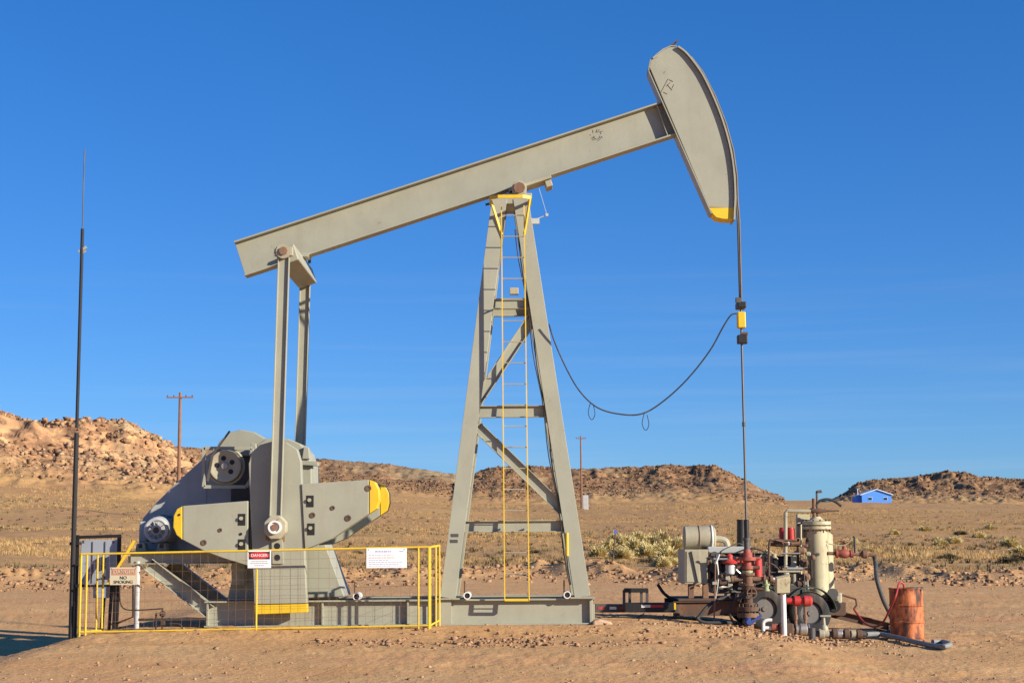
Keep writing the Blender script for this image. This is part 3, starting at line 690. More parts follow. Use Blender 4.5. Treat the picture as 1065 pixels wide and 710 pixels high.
# cranks (near and far) with counterweights and wrist pins
crank = [(258.5, 482), (262, 470), (270, 462.5), (284, 458.5), (298, 460), (309, 467), (313, 480), (314, 510), (319, 627), (264.5, 628)]
ctip = [(264.6, 628.8), (319.2, 627.6), (319.6, 636.5), (265, 638.5)]
wl_body = [(258, 520.5), (190, 525.8), (190, 561), (213, 573), (232, 580), (258, 588)]
wl_tip = [(189.5, 526), (184, 529), (180.5, 536), (180, 548), (183.5, 556), (189.5, 561)]
wr_body = [(313.5, 503), (383.5, 498.6), (383.5, 534), (364, 547), (345, 560), (317, 571)]
wr_tip = [(384.1, 498.6), (390, 501), (394, 509), (394.5, 520), (392, 528.5), (384.1, 533.7)]
def unit(side):
    Yc = -1.28                                   # outer face of the near crank; the far one mirrors it
    def pr(pts, Yref, y0, y1, name, mat, par, bev=.01):
        pl_ = poly(pts, Yref)
        if side == 1: y0, y1 = -y1, -y0
        return MB().prism(pl_, y0, y1).build(name, mat, par, bev)
    c = pr(crank, Yc, Yc, Yc + .22, 'crank', 'tan_paint', PJ, .012)
    pr(ctip, Yc, Yc, Yc + .22, 'yellow_tip', 'yellow_paint', c)
    pr([(282.5, 561), (294, 561), (295, 586), (283.5, 586)], Yc, Yc - .035, Yc - .002, 'pin_strap', 'tan_paint', c, .004)
    rs = MB(); rr_ = random.Random(4)
    for kk in range(9):
        q = P(277.5 + kk * 2.2, 557, Yc); hh_ = rr_.uniform(.05, .16); y = (Yc - .0025) * (1 if side == -1 else -1)
        rs.box((q.x, y, q.z - hh_ / 2 + rr_.uniform(0, .05)), (.036, .004, hh_))
    rs.build('rust_stain', 'stain_rust', c, kind='stuff')
    for py in (567.5, 579.5):
        q = P(288.5, py, Yc); y = (Yc - .037) * (1 if side == -1 else -1)
        MB().cyl((q.x, y, q.z), (q.x, y - .006 * -side * -1, q.z), .055, n=16).build('pin_hole_shade', 'hole_shade', c)  # dark disc on the strap, painted shade of an open hole
    for nm, body, tp in (('counterweight', wl_body, wl_tip), ('counterweight', wr_body, wr_tip)):
        w_ = pr(body, Yc - .03, Yc - .03, Yc + .33, nm, 'tan_paint', PJ, .012)
        pr(tp, Yc - .03, Yc - .03, Yc + .33, 'yellow_tip', 'yellow_paint', w_, .012)
        if body is wl_body: holes = [(251.5, 540, 'r'), (251.5, 566.5, 'r'), (229, 551, .035), (250.5, 555, .025), (212, 564, .05), (186.5, 535, .02)]
        else: holes = [(322.5, 521, 'r'), (323.5, 550, 'r'), (325, 535.5, .05), (346, 528, .04), (362, 538.5, .055), (383, 507.5, .055)]
        for hx, hy, t in holes:
            q = P(hx, hy, Yc - .03); s_ = 1 if side == -1 else -1; y = (Yc - .03) * s_
            if t == 'r': 
                MB().box((q.x, y - .001 * s_, q.z), (.125, .012, .20)).build('slot_shade', 'hole_shade', w_)  # dark block on the face in place of a square hole's shade
                MB().cyl((q.x - .01, y - .005 * s_, q.z + .02), (q.x - .01, y - .045 * s_, q.z + .02), .035, n=6).build('nut', 'tan_worn', w_)
            else:
                MB().lathe((q.x, y, q.z), (0, -.02 * s_, 0), [(0, t), (.012, t), (.012, t * .55), (.004, t * .5)], 14).build('bolt_boss', 'dark_rust' if t > .03 else 'hole_shade', w_)  # the smallest take the dark colour painted for shade in holes
    return c
unit(-1); unit(1)
# pitman arms
def pitman(side):
    Y = -1.46
    a = P(295.5, 262, Y); b = P(286.5, 548, Y)
    if side == 1: a.y = b.y = 1.40
    pm = MB().ibeam(a + Vector((0, 0, -.02)), b + Vector((0, 0, .12)), .20, .10, .016, .014, up=(1, 0, 0)).build('pitman_arm', 'tan_paint', PJ, .003)
    s_ = -side
    y = b.y
    octa = [(b.x + .205 * math.cos(k * math.pi / 4 + .39), b.z + .22 * math.sin(k * math.pi / 4 + .39)) for k in range(8)]
    wp = MB().prism(octa, min(y - .06 * s_, y + .16 * s_) if s_ == 1 else y - .16, (y + .165) if s_ == 1 else y + .06).build('wrist_pin_housing', 'tan_worn', pm, .02)
    yo = y - .062 * s_
    MB().lathe((b.x, yo, b.z), (0, -.05 * s_, 0), [(0, .115), (.05, .115), (.05, .085), (.02, .08)], 20).build('retaining_ring', 'white_paint', wp, smooth=True)
    MB().cyl((b.x, yo - .021 * s_, b.z), (b.x, yo - .06 * s_, b.z), .06, n=6).build('pin_nut', 'rust', wp, .004)
    MB().lathe((a.x, a.y - .09 * s_, a.z), (0, .2 * s_, 0), [(0, .09), (.0, .13), (.16, .13)], 18).build('upper_bearing', 'tan_worn', pm, smooth=True)
    MB().cyl((a.x, a.y - .12 * s_, a.z), (a.x, a.y - .085 * s_, a.z), .075, n=8).build('bearing_cap', 'rust', pm)
    for dx in (-.14, .13):
        MB().box((a.x + dx, a.y - .02 * s_, a.z + .0), (.06, .10, .16)).build('ear', 'tan_worn', pm, .01)
    return a
ea = pitman(-1); pitman(1)
# equalizer beam below the walking beam
eb = onbeam(312, -1)
ez = ea.z
rot = Matrix.Rotation(math.atan2(bt.x, bt.z) * 0 + R(-28), 3, 'Y')
MB().box((ea.x + .02, 0, ez - .02), (.36, 2.6, .30), Matrix.Rotation(R(18) * -1, 3, 'Y')).build('equalizer', 'tan_paint', PJ, .02)
zb_ = onbeam(312, -1)
MB().prism([(ea.x - .22, ez + .14), (ea.x + .24, ez + .14), (ea.x + .30, max(zb_.z + .0, ez + .22)), (ea.x - .2, max(zb_.z - .12, ez + .2))], -.2, .2).build('equalizer_bearing', 'tan_paint', PJ, .01)
for dx in (-.02, .22):
    MB().cyl((ea.x + dx, .3, ez + .1), (ea.x + dx, .3, ez + .22), .03, n=6).build('bearing_bolt', 'dark_steel', PJ)

# brake drum
bc = P(234, 484.5, -.9)
br = MB().lathe((bc.x, -.9, bc.z), (0, .2, 0), [(0, .215), (-.012, .235), (-.012, .27), (.0, .28), (.2, .28)], 36).build('brake_drum', 'tan_worn', PJ, smooth=True)
for k in range(5):
    a = k * 2 * math.pi / 5 + .5
    if k == 3: continue
    c = (bc.x + .14 * math.cos(a), bc.z + .14 * math.sin(a))
    MB().cyl((c[0], -.904, c[1]), (c[0], -.895, c[1]), .045, n=16).build('drum_hole_shade', 'hole_shade', br)  # dark discs on the drum face imitate shade in its holes
MB().cyl((bc.x, -.96, bc.z), (bc.x, -.89, bc.z), .055, n=14).build('hub', 'steel', br)
MB().ring((bc.x, -.80, bc.z), (0, 1, 0), .315, .022, 36).build('brake_band', 'tan_worn', br, smooth=True)
fr = MB()
for a, b in (((212, 465), (212, 506)), ((212, 466), (262, 466)), ((212, 506), (256, 506)), ((262, 466), (262, 497)), ((262, 497), (256, 506))):
    fr.bar(P(*a, -.82), P(*b, -.82), .06, .05, up=(0, 1, 0))
fr.build('brake_frame', 'tan_paint', PJ, .004)
MB().bar(P(221, 473, -.95), P(239, 448, -.95), .03, .035, up=(0, 1, 0)).bar(P(216, 500, -.95), P(221, 473, -.95), .035, .05, up=(0, 1, 0)).build('brake_lever', 'dark_steel', PJ)
MB().cyl((bc.x, -.7, bc.z), (bc.x, -.45, bc.z), .09).build('brake_shaft', 'dark_steel', PJ)
# belt guard on the far side
gd = [(144, 573), (144.5, 549), (149, 538), (160, 525), (180, 505), (200, 486.5), (214, 474), (226, 466), (240, 463), (256, 468), (266, 482), (266, 540), (230, 573)]
bgd = MB().prism(poly(gd, .55), .55, .85).build('belt_guard', 'grey_paint', PJ, .02)
for (a, b) in (((214, 505), (214, 560)), ((240, 505), (240, 560))):
    MB().bar(P(*a, .545), P(*b, .545), .02, .012, up=(0, 1, 0)).build('guard_rib', 'grey_paint', bgd)
MB().bar(P(140, 562, -.98), P(112, 607, -.98), .03, .085, up=(0, 1, 0)).build('yellow_guard_strip', 'yellow_paint', PJ)
# motor bed and motor
for Y in (-.85, .85):
    a = P(136, 579.5, Y); b = P(262, 579.5, Y); zc = P(200, 580, -.85).z
    MB().ibeam((a.x, Y, zc), (b.x, Y, zc), .20, .16, .016, .014).build('motor_rail', 'tan_paint', PJ, .003)
    a_ = Vector((P(155, 590, -.85).x, Y, zc - .1)); b_ = Vector((P(219, 640, -.85).x, Y, .38)); d = (b_ - a_).normalized()
    MB().ibeam(a_, b_, .24, .18, .016, .014, up=d.cross(Vector((0, 1, 0)))).build('motor_bed_brace', 'tan_paint', PJ, .003)
zc = P(200, 580, -.85).z
for px in (140, 175, 215, 250):
    MB().box((P(px, 579, -.55).x, 0, zc - .02), (.12, 1.6, .12)).build('bed_cross_member', 'grey_paint', PJ)
xx = P(142.5, 620, -.85).x
MB().cyl((xx, -.85, gz(xx, -.85) - .05), (xx, -.85, zc - .05), .045, n=12).build('support_post', 'light_grey', PJ, smooth=True)
mc = P(163, 551, -.45)
mo = MB().lathe((mc.x, -.36, mc.z), (0, .8, 0), [(0, .17), (.02, .235), (.1, .25), (.72, .25), (.8, .2), (.8, .06), (.95, .06)], 28).build('electric_motor', 'grey_paint', PJ, smooth=True)
fc = MB().lathe((mc.x, -.50, mc.z), (0, .2, 0), [(0, .07), (.0, .10)], 24, cap=False)
fcv = MB().ring((mc.x, -.47, mc.z), (0, 1, 0), .19, .035, 28).ring((mc.x, -.50, mc.z), (0, 1, 0), .075, .018, 20)
for k in range(10):
    a = k * math.pi / 5; fcv.bar((mc.x + .07 * math.cos(a), -.50, mc.z + .07 * math.sin(a)), (mc.x + .19 * math.cos(a), -.475, mc.z + .19 * math.sin(a)), .012, .02, up=(0, 1, 0))
fcv.build('fan_cover', 'light_grey', mo, smooth=True)
MB().cyl((mc.x, -.49, mc.z), (mc.x, -.36, mc.z), .05).build('fan_hub', 'dark_steel', mo)
MB().box((mc.x - .30, -.05, mc.z - .02), (.14, .3, .36)).build('terminal_box', 'grey_paint', mo, .02)
for k in range(14):
    a = R(20) + k * R(24); q = (mc.x + .262 * math.cos(a), mc.z + .262 * math.sin(a))
    MB().box((q[0], .1, q[1]), (.035, .55, .012), Matrix.Rotation(-a, 3, 'Y')).build('cooling_fin', 'grey_paint', mo)
for px in (146, 168):
    q = P(px, 568, -.5)
    ft = MB().prism(poly([(px - 6, 574), (px - 4, 565), (px + 4, 564.5), (px + 6, 574)], -.5), -.5, -.25).build('motor_foot', 'cream_paint', mo, .01)
    MB().box((q.x, -.503, q.z + .01), (.07, .01, .07)).build('foot_bolt', 'dark_rust', ft)
ps_ = P(240, 560, .2)
MB().lathe((mc.x, .45, mc.z), (0, .12, 0), [(0, .14), (.03, .12), (.09, .12), (.12, .14)], 20).build('motor_sheave', 'dark_steel', PJ, smooth=True)
MB().box((P(160, 572, .2).x, 0, zc + .11), (.85, 1.7, .03)).build('motor_slide_base', 'dark_steel', PJ)

# ------------------------------------------------------------------ bridle and polished rod
rx_ = P(766.3, 270, 0).x
zw = .0
xb = P(773, 560, 0).x
head_front = P(766, 205, HY).x + .025
BRD = thing('bridle', 'steel bridle cables, carrier bar and polished rod hanging from the horse head', 'bridle', (head_front + .02, 0, zat(770, 560, 0)))
zc1 = zat(767, 318, 0)
apw = poly([(v.x, v.y) for v in acr], HY)
for Y in (-.10, .10):
    pts = [Vector((x + .055, Y, z)) for x, z in apw[4::4]]
    pts += [Vector((head_front + .03, Y, zat(766, 230, 0))), Vector((head_front + .03, Y * .8, zc1))]
    MB().tube(pts, .020, 8).build('wire_rope', 'cable_steel', BRD, smooth=True)
xr_ = head_front + .03
MB().box((xr_, 0, zc1 + .0), (.16, .34, .11)).build('carrier_bar', 'black_paint', BRD, .015)
MB().box((xr_ - .07, -.14, zc1 + .08), (.09, .06, .10)).build('rope_clamp', 'dark_steel', BRD, .01)
ld = MB().box((xr_, 0, zat(768, 333, 0)), (.15, .17, .30)).build('load_cell', 'yellow_paint', BRD, .02)
MB().box((xr_ + .01, 0, zat(768, 353, 0)), (.18, .17, .16)).build('rod_clamp', 'black_paint', BRD, .015)
MB().cyl((xr_ - .02, 0, zat(768, 347, 0)), (xr_ + .11, 0, zat(768, 347, 0)), .03).build('clamp_bolt', 'dark_rust', BRD)
MB().cyl((xr_, 0, zat(770, 560, 0)), (xr_, 0, zc1 + .2), .021, n=12).build('polished_rod', 'rod_steel', BRD, smooth=True)
MB().cyl((xr_, 0, zat(770, 441, 0) - .04), (xr_, 0, zat(770, 441, 0) + .04), .032).build('rod_coupling', 'dark_steel', BRD)
WX = xr_
# load cell cable
cpts = [P(571, 337, -.75), P(577, 356, -.7), P(590, 385, -.6), P(604, 408, -.5), P(622, 424, -.4), P(645, 430.5, -.3), P(668, 430, -.25), P(690, 417, -.2), P(715, 394, -.15), P(738, 365, -.1), P(752, 340, -.1), P(760, 328, -.1), P(766, 326, -.09)]
lc = MB().tube(crv(cpts, 5), .014, 6)
for (px, py) in ((614, 419), (670, 430)):
    c = P(px, py, -.4)
    lc.tube(crv([c, c + Vector((-.04, 0, -.18)), c + Vector((.02, 0, -.30)), c + Vector((.08, 0, -.2)), c + Vector((.05, 0, -.02))], 4), .007, 5)
tag(lc.build('signal_cable', 'black_rubber', smooth=True), 'black cable sagging between the samson post and the carrier bar', 'cable')

# ------------------------------------------------------------------ yellow safety fence (three panels)
FY = -1.70
xf0, xf1 = P(84, 600, FY).x, P(446, 600, FY).x
zt0, zt1 = P(84, 576, FY).z, P(446, 568.5, FY).z; zb0, zb1 = P(84, 657, FY).z, P(446, 650, FY).z
def fence_panel(a, b, lab, posts, spacing=.155, midrails=()):
    """a, b: ((x, y, zbottom, ztop)) of the two ends"""
    A0, A1 = Vector((a[0], a[1], a[2])), Vector((a[0], a[1], a[3])); B0, B1 = Vector((b[0], b[1], b[2])), Vector((b[0], b[1], b[3]))
    g = min(gz(a[0], a[1]), gz(b[0], b[1]))
    t = thing('fence_panel', lab, 'fence', ((a[0] + b[0]) / 2, (a[1] + b[1]) / 2, g), 'yellow fence panels')
    MB().tube([A1, B1], .019, 10).build('top_rail', 'fence_yellow', t, smooth=True)
    MB().tube([A0, B0], .016, 10).build('bottom_rail', 'fence_yellow', t, smooth=True)
    for f in posts:
        p0 = A0.lerp(B0, f); p1 = A1.lerp(B1, f); p0.z = min(gz(p0.x, p0.y) - .03, p0.z - .02)
        MB().tube([p0, p1 + Vector((0, 0, .01))], .017, 10).build('post', 'fence_yellow', t, smooth=True)
    m = MB(); n = max(2, int((B0 - A0).length / spacing)); rnd = random.Random(5)
    for k in range(1, n):
        f = k / n + rnd.uniform(-.15, .15) / n; m.tube([A0.lerp(B0, f), A0.lerp(B0, f + .002).lerp(A1.lerp(B1, f), .5) + Vector((0, rnd.uniform(-.01, .01), 0)), A1.lerp(B1, f)], .0019, 4)
    nh = int((A1 - A0).length / spacing)
    for k in range(1, nh):
        f = k / nh; m.tube([A0.lerp(A1, f).lerp(B0.lerp(B1, f), q) + Vector((0, rnd.uniform(-.012, .012), rnd.uniform(-.012, .012))) for q in np.linspace(0, 1, 9)], .0019, 4)
    m.build('wire_mesh', 'rust', t, kind='stuff'); return t
f267 = (P(267, 600, FY).x - xf0) / (xf1 - xf0)
fp = fence_panel((xf0, FY, zb0, zt0), (xf1, FY, zb1, zt1), 'long yellow pipe fence panel with wire mesh in front of the cranks', (0, .017, f267, .97, 1))
fence_panel((xf0 - .03, FY + .06, zb0, zt0), (P(107, 600, -.85).x, -.85, zb0 - .02, zt0), 'short yellow fence panel at the electrical cabinet, returning from the long panel', (0, .75, 1))
fence_panel((xf1 + .02, FY + .06, zb1, zt1), (P(457, 600, -1.02).x, -1.02, zb1 + .05, zt1 + .02), 'short yellow fence panel beside the samson post, returning from the long panel', (0, .6, 1))
# ------------------------------------------------------------------ signs on the fence
def sign(pxa, pya, pxb, pyb, name, lab, mat):
    Y = FY - .035; a = P(pxa, pyb, Y); b = P(pxb, pya, Y)
    t = thing(name, lab, 'sign', ((a.x + b.x) / 2, Y, a.z))
    MB().box(((a.x + b.x) / 2, Y, (a.z + b.z) / 2), (b.x - a.x, .008, b.z - a.z)).build('sign_board', mat, t, .003)
    w, h = b.x - a.x, b.z - a.z
    def at(u, v): return Vector((a.x + w * u, Y - .005, a.z + h * v))
    def block(nm, u0, v0, u1, v1, m, ex=0):
        p, q = at(u0, v0), at(u1, v1); o = MB().box(((p.x + q.x) / 2, Y - .0055 - ex, (p.z + q.z) / 2), (q.x - p.x, .003, q.z - p.z)).build(nm, m, t); return o
    def lines(nm, rows, m):
        s = MB(); rd = random.Random(9)
        for v, u0, u1, th in rows:
            u = u0
            while u < u1:
                e = min(u1, u + rd.uniform(.03, .10)); p, q = at(u, v), at(e, v); s.box(((p.x + q.x) / 2, Y - .005, p.z), (q.x - p.x, .003, h * th)); u = e + .018
        s.build(nm, m, t, kind='stuff')
    for u in (.06, .94):
        p = at(u, .93); MB().cyl(p, p + Vector((0, -.006, 0)), .008, n=8).build('screw', 'dark_steel', t)
    return t, at, block, lines, h
t, at, block, lines, h = sign(257.5, 572, 282, 590.5, 'danger_sign', 'white danger sign with red oval on a black band, on the fence before the crank', 'sign_white')
block('black_band', .05, .50, .95, .93, 'sign_black')
m = MB(); c = at(.5, .715)
m.lathe((c.x, c.y - .003, c.z), (0, -.003, 0), [(0, 1), (.003, 1)], 28); m.v = [(c.x + (v[0] - c.x) * .175, v[1], c.z + (v[2] - c.z) * .056) for v in m.v]
m.build('red_oval', 'sign_red', t)
text_mesh('lettering', 'DANGER', h * .235, at(.5, .715) + Vector((0, -.008, 0)), 'sign_white', t)
lines('small_print', [(.38, .16, .84, .05), (.27, .12, .88, .05), (.15, .3, .7, .05)], 'print_grey')
t, at, block, lines, h = sign(381, 569.5, 423, 590.5, 'information_sign', 'large white notice with blue heading hung on the right part of the fence', 'sign_white')
lines('heading', [(.84, .22, .62, .09), (.84, .82, .94, .05)], 'print_blue')
lines('print', [(.66, .06, .66, .035), (.30, .06, .92, .035), (.20, .06, .80, .035), (.40, .06, .55, .035), (.11, .06, .88, .03)], 'print_blue')
lines('red_print', [(.52, .06, .70, .045)], 'print_red')
t, at, block, lines, h = sign(114, 589.5, 143, 608, 'no_smoking_sign', 'faded cream danger no smoking sign at the left end of the fence', 'sign_cream')
block('red_band', .06, .56, .94, .93, 'sign_faded_red')
text_mesh('lettering', 'DANGER', h * .30, at(.5, .745) + Vector((0, -.006, 0)), 'sign_cream', t)
text_mesh('lettering', 'NO', h * .26, at(.5, .40) + Vector((0, -.002, 0)), 'dark_green', t)
text_mesh('lettering', 'SMOKING', h * .25, at(.5, .16) + Vector((0, -.002, 0)), 'dark_green', t)

# ------------------------------------------------------------------ electrical cabinet, antenna mast, conduits
EY = -.55
g = gz(P(100, 660, EY).x, EY)
EC = thing('electrical_cabinet', 'grey electrical cabinet in a black steel frame at the left end of the fence', 'cabinet', (P(102, 660, EY).x, EY, g))
a, b = P(83, 608, EY), P(122, 561, EY)
cab = MB().box(((a.x + b.x) / 2, EY + .14, (a.z + b.z) / 2), (b.x - a.x, .28, b.z - a.z)).build('cabinet_box', 'box_grey', EC, .01)
for px in (96, 109): MB().box((P(px, 585, EY).x, EY - .008, (a.z + b.z) / 2), (.012, .014, b.z - a.z - .06)).build('door_seam', 'dark_steel', cab)
MB().box((P(107, 590, EY).x, EY - .02, P(107, 588, EY).z), (.03, .04, .14)).build('door_handle', 'black_paint', cab)
b2 = P(104, 615, EY); MB().box((b2.x, EY + .12, b2.z), (.26, .2, .22)).build('lower_box', 'box_grey', EC, .01)
for px0, py0, px1, py1 in ((79.5, 558.5, 125, 557), (79.5, 609, 125, 607.5)):
    p, q = P(px0, py0, EY), P(px1, py1, EY); MB().bar(p + Vector((0, .04, 0)), q + Vector((0, .04, 0)), .07, .055).build('frame_rail', 'black_paint', EC)
for px, top in ((79.8, 556), (123.6, 555.5)):
    q = P(px, top, EY); zbm = g - .08 if px < 100 else P(px, 611, EY).z
    MB().bar((q.x, EY + .04, zbm), (q.x, EY + .04, q.z), .06, .06, up=(0, 1, 0)).build('frame_post', 'black_paint', EC)
for px0, px1, w_ in ((107.5, 103.5, .055), (115, 111.5, .05), (120, 118, .09)):
    q, e = P(px0, 609, EY), P(px1, 660, EY); MB().bar((e.x, EY + .1, gz(e.x, EY) - .06), (q.x, EY + .1, q.z), w_, w_, up=(0, 1, 0)).build('conduit_leg', 'black_paint', EC)
for px in (87, 118):
    q = P(px, 556, EY); MB().box((q.x, EY + .04, q.z - .12), (.03, .09, .05)).build('bracket', 'dark_steel', cab)
AY = -.75
ab = P(73.5, 663, AY); ab.z = gz(ab.x, AY)
AM = thing('antenna_mast', 'tall thin black antenna mast rising beside the electrical cabinet', 'antenna', ab)
tp, md = P(88, 155, AY), P(85.8, 238, AY); jn = P(85.2, 262, AY)
MB().tube([ab + Vector((0, 0, -.1)), P(79.7, 450, AY)], .042, 10).build('lower_pole', 'black_paint', AM, smooth=True)
MB().tube([P(79.9, 445, AY), md], .030, 10).build('upper_pole', 'black_paint', AM, smooth=True)
MB().tube([md - Vector((0, 0, .05)), tp], .011, 6).build('whip', 'dark_steel', AM, smooth=True)
MB().bar(P(82, 262, AY), P(90, 257, AY), .03, .05).bar(P(84, 264, AY), P(89.5, 261, AY), .02, .03).build('antenna_clamp', 'tan_worn', AM)
for py in (565, 609):
    q = P(76, py, AY); MB().box((q.x + .02, AY + .1, q.z), (.16, .22, .05)).build('mast_clamp', 'black_paint', AM)
CYD = -1.35
def gpt(px, py, Y): return P(px, py, Y)
CP = thing('pipework', 'small rusty pipework with valves on the ground at the motor end', 'pipes', (P(160, 655, CYD).x, CYD, gz(P(160, 655, CYD).x, CYD)))
MB().tube(pc([(138.5, 588), (138.5, 641), (122, 647.5), (116, 649)], -1.0), .02, 8).build('conduit', 'pipe_dark', CP, smooth=True)
MB().tube(crv(pc([(124.5, 606), (125, 625), (130, 633), (145, 634), (169, 632.5)], CYD), 4), .012, 8).build('small_line', 'pipe_dark', CP, smooth=True)
MB().tube(pc([(144, 644), (213, 643.5)], CYD), .022, 8).build('flow_line', 'pipe_dark', CP, smooth=True)
z0 = gz(P(165, 660, CYD).x, CYD) - .03
for px in (162.5, 169):
    q = P(px, 632, CYD); MB().tube([(q.x, CYD, z0), q - Vector((0, 0, .1 if px < 165 else 0))], .016, 8).build('riser', 'pipe_dark', CP, smooth=True)
for py in (638, 647.5):
    q = P(169, py, CYD); MB().lathe(q + Vector((0, 0, -.05)), (0, 0, .1), [(0, .02), (.02, .05), (.08, .05), (.1, .02)], 12).build('valve', 'pipe_dark', CP, smooth=True)
q = P(165, 637, CYD); MB().tube([q + Vector((-.05, -.06, 0)), q + Vector((.1, -.06, 0))], .012, 6).build('valve_handle', 'rust', CP)
MB().tube(crv(pc([(176, 648), (187, 649), (190, 656), (190, 664)], CYD), 4), .014, 8).build('drip_line', 'pipe_dark', CP, smooth=True)

# ------------------------------------------------------------------ wellhead under the rod
WZ = gz(WX, 0)
WH = thing('wellhead', 'rusty flanged wellhead with red stuffing box under the polished rod', 'wellhead', (WX, 0, WZ))
zz_ = lambda py: zat(773, py, 0)
def wl(name, prof, mat, n=22, par=WH):
    return MB().lathe((WX, 0, 0), (0, 0, 1), [(zz_(py), r * .45 * M1(0)) for py, r in prof], n).build(name, mat, par, smooth=True)
wl('casing_head', [(656, 11), (648, 11), (648, 15), (645, 15), (645, 12), (641, 12)], 'rust')
fl = wl('flange', [(641.5, 26), (637, 26)], 'rust'); fl2 = wl('flange', [(635, 26), (630.5, 26)], 'dark_rust')
wl('ring_gasket', [(637, 20), (635, 20)], 'dark_steel')
for k in range(10):
    a = k * math.pi / 5 + .2; q = (WX + .175 * math.cos(a), .175 * math.sin(a))
    MB().cyl((q[0], q[1], zz_(644)), (q[0], q[1], zz_(627.5)), .013, n=6).build('stud_bolt', 'dark_rust', fl)
wl('tubing_head', [(630.5, 16), (627, 15), (626, 10), (620, 10), (620, 14), (617.5, 14), (617.5, 10), (613, 10), (613, 15), (609.5, 15)], 'dark_rust')
tee = wl('flow_tee', [(609, 17), (606.5, 17), (606.5, 11), (598, 11), (598, 16), (595.5, 16)], 'rust')
for py in (607.8, 596.8):
    for k in range(8):
        a = k * math.pi / 4; q = (WX + .112 * math.cos(a), .112 * math.sin(a)); MB().cyl((q[0], q[1], zz_(py + 2)), (q[0], q[1], zz_(py - 2)), .009, n=6).build('stud_bolt', 'dark_steel', tee)
MB().cyl((WX - .24, 0, zz_(602)), (WX + .42, 0, zz_(602)), .045, n=18).build('tee_arm', 'rust', tee, smooth=True)
MB().lathe((WX - .30, 0, zz_(602)), (1, 0, 0), [(0, .04), (0, .065), (.05, .065), (.05, .05)], 14).build('bull_plug', 'rust', tee, smooth=True)
MB().lathe((WX + .28, 0, zz_(602)), (1, 0, 0), [(0, .045), (0, .075), (.04, .075), (.04, .045), (.12, .045), (.12, .065), (.17, .065)], 18).build('union', 'rust', tee, smooth=True)
wl('lower_bonnet', [(595.5, 12), (593, 12)], 'green_paint')
wl('blowout_preventer', [(593, 8), (591.5, 8), (591.5, 13), (588, 13), (588, 9), (584, 9)], 'dull_red')
MB().cyl((WX - .19, 0, zz_(590)), (WX + .22, 0, zz_(590)), .033, n=14).build('ram_arm', 'dark_rust', WH, smooth=True)
sbx = wl('stuffing_box', [(584, 10), (582.5, 10), (582.5, 20), (579, 20), (579, 12), (574.5, 12), (574.5, 9), (571, 8), (571, 5)], 'dull_red')
MB().cyl((WX - .20, -.01, zz_(580.5)), (WX + .22, -.01, zz_(580.5)), .03, n=12).build('gland_arm', 'dull_red', sbx, smooth=True)
for s_ in (-1, 1):
    MB().cyl((WX + s_ * .12, -.02, zz_(586)), (WX + s_ * .12, -.02, zz_(574)), .016, n=8).build('gland_bolt', 'dark_rust', sbx)
wl('lubricator', [(571, 7), (562, 7), (562, 9), (559, 9), (559, 4)], 'dark_steel')
stk = wl('rod_sleeve', [(566, 6), (541, 6), (540, 4)], 'black_paint')
q = Vector((WX - .06, -.3, zz_(645)))
bv = MB().lathe(q, (0, -.2, 0), [(0, .04), (.02, .07), (.1, .07), (.12, .05), (.18, .05)], 16).build('side_valve', 'blue_valve', WH, smooth=True)
MB().bar(q + Vector((0, -.15, -.05)), q + Vector((.22, -.16, .12)), .02, .05).build('valve_lever', 'blue_valve', bv)
MB().cyl((WX - .06, -.32, zz_(645)), (WX - .06, -.05, zz_(645)), .05).build('side_outlet', 'rust', WH)
hw = Vector((WX + .02, -.30, zz_(616)))
MB().ring(hw, (0, 1, 0), .085, .011, 20, 6).bar(hw - Vector((.085, 0, 0)), hw + Vector((.085, 0, 0)), .015, .02).bar(hw - Vector((0, 0, .085)), hw + Vector((0, 0, .085)), .015, .02, up=(0, 1, 0)).build('handwheel', 'rust', WH, smooth=True)
MB().cyl(hw, (WX + .02, 0, hw.z), .022).build('valve_stem', 'dark_steel', WH)
MB().box((WX - .20, -.12, zz_(620)), (.10, .14, .12)).build('gauge_valve', 'dark_rust', WH, .01)
MB().lathe((WX + .30, -.18, zz_(614)), (0, 0, 1), [(0, .035), (.0, .06), (.03, .06), (.03, .045), (.1, .05), (.1, .065), (.13, .065), (.13, .03), (.2, .02)], 14).build('choke_body', 'green_paint', WH, smooth=True)
MB().cyl((WX + .05, -.1, zz_(612)), (WX + .3, -.18, zz_(612)), .04).build('choke_line', 'rust', WH)

# ------------------------------------------------------------------ flat trailer carrying the engine and separator
TN, TFAR = 1.0, 2.7
xt0, xt1 = P(690, 640, TN).x, P(872, 640, TN).x
gT = gz(P(840, 655, .9).x, .9)
dk = zat(760, 624, TN)
TR = thing('equipment_trailer', 'rusty tandem axle trailer parked behind the wellhead', 'trailer', ((xt0 + xt1) / 2, 1.85, gT))
for Y in (TN, TFAR):
    z = zat(740, 632.5, TN)
    MB().ibeam((P(700, 632, TN).x, Y, z), (xt1, Y, z), .27, .12, .016, .014).build('frame_rail', 'dark_rust', TR, .003)
ton = MB().bar(P(619, 632, 1.45), P(702, 632, 1.45), .12, .155).build('tongue', 'dark_steel', TR, .006)
MB().bar(P(650, 631, TN), P(702, 631, TN), .12, .17).build('tongue_beam', 'black_paint', TR, .006)
for px0, px1, m_ in ((622, 630, 'red_paint'), (634, 641, 'white_paint'), (645, 652, 'red_paint')):
    a, b = P(px0, 632, 1.38), P(px1, 632, 1.38); MB().box(((a.x + b.x) / 2, 1.387, a.z), (b.x - a.x, .004, .05)).build('reflective_tape', m_, ton)
tb_ = TN - .063
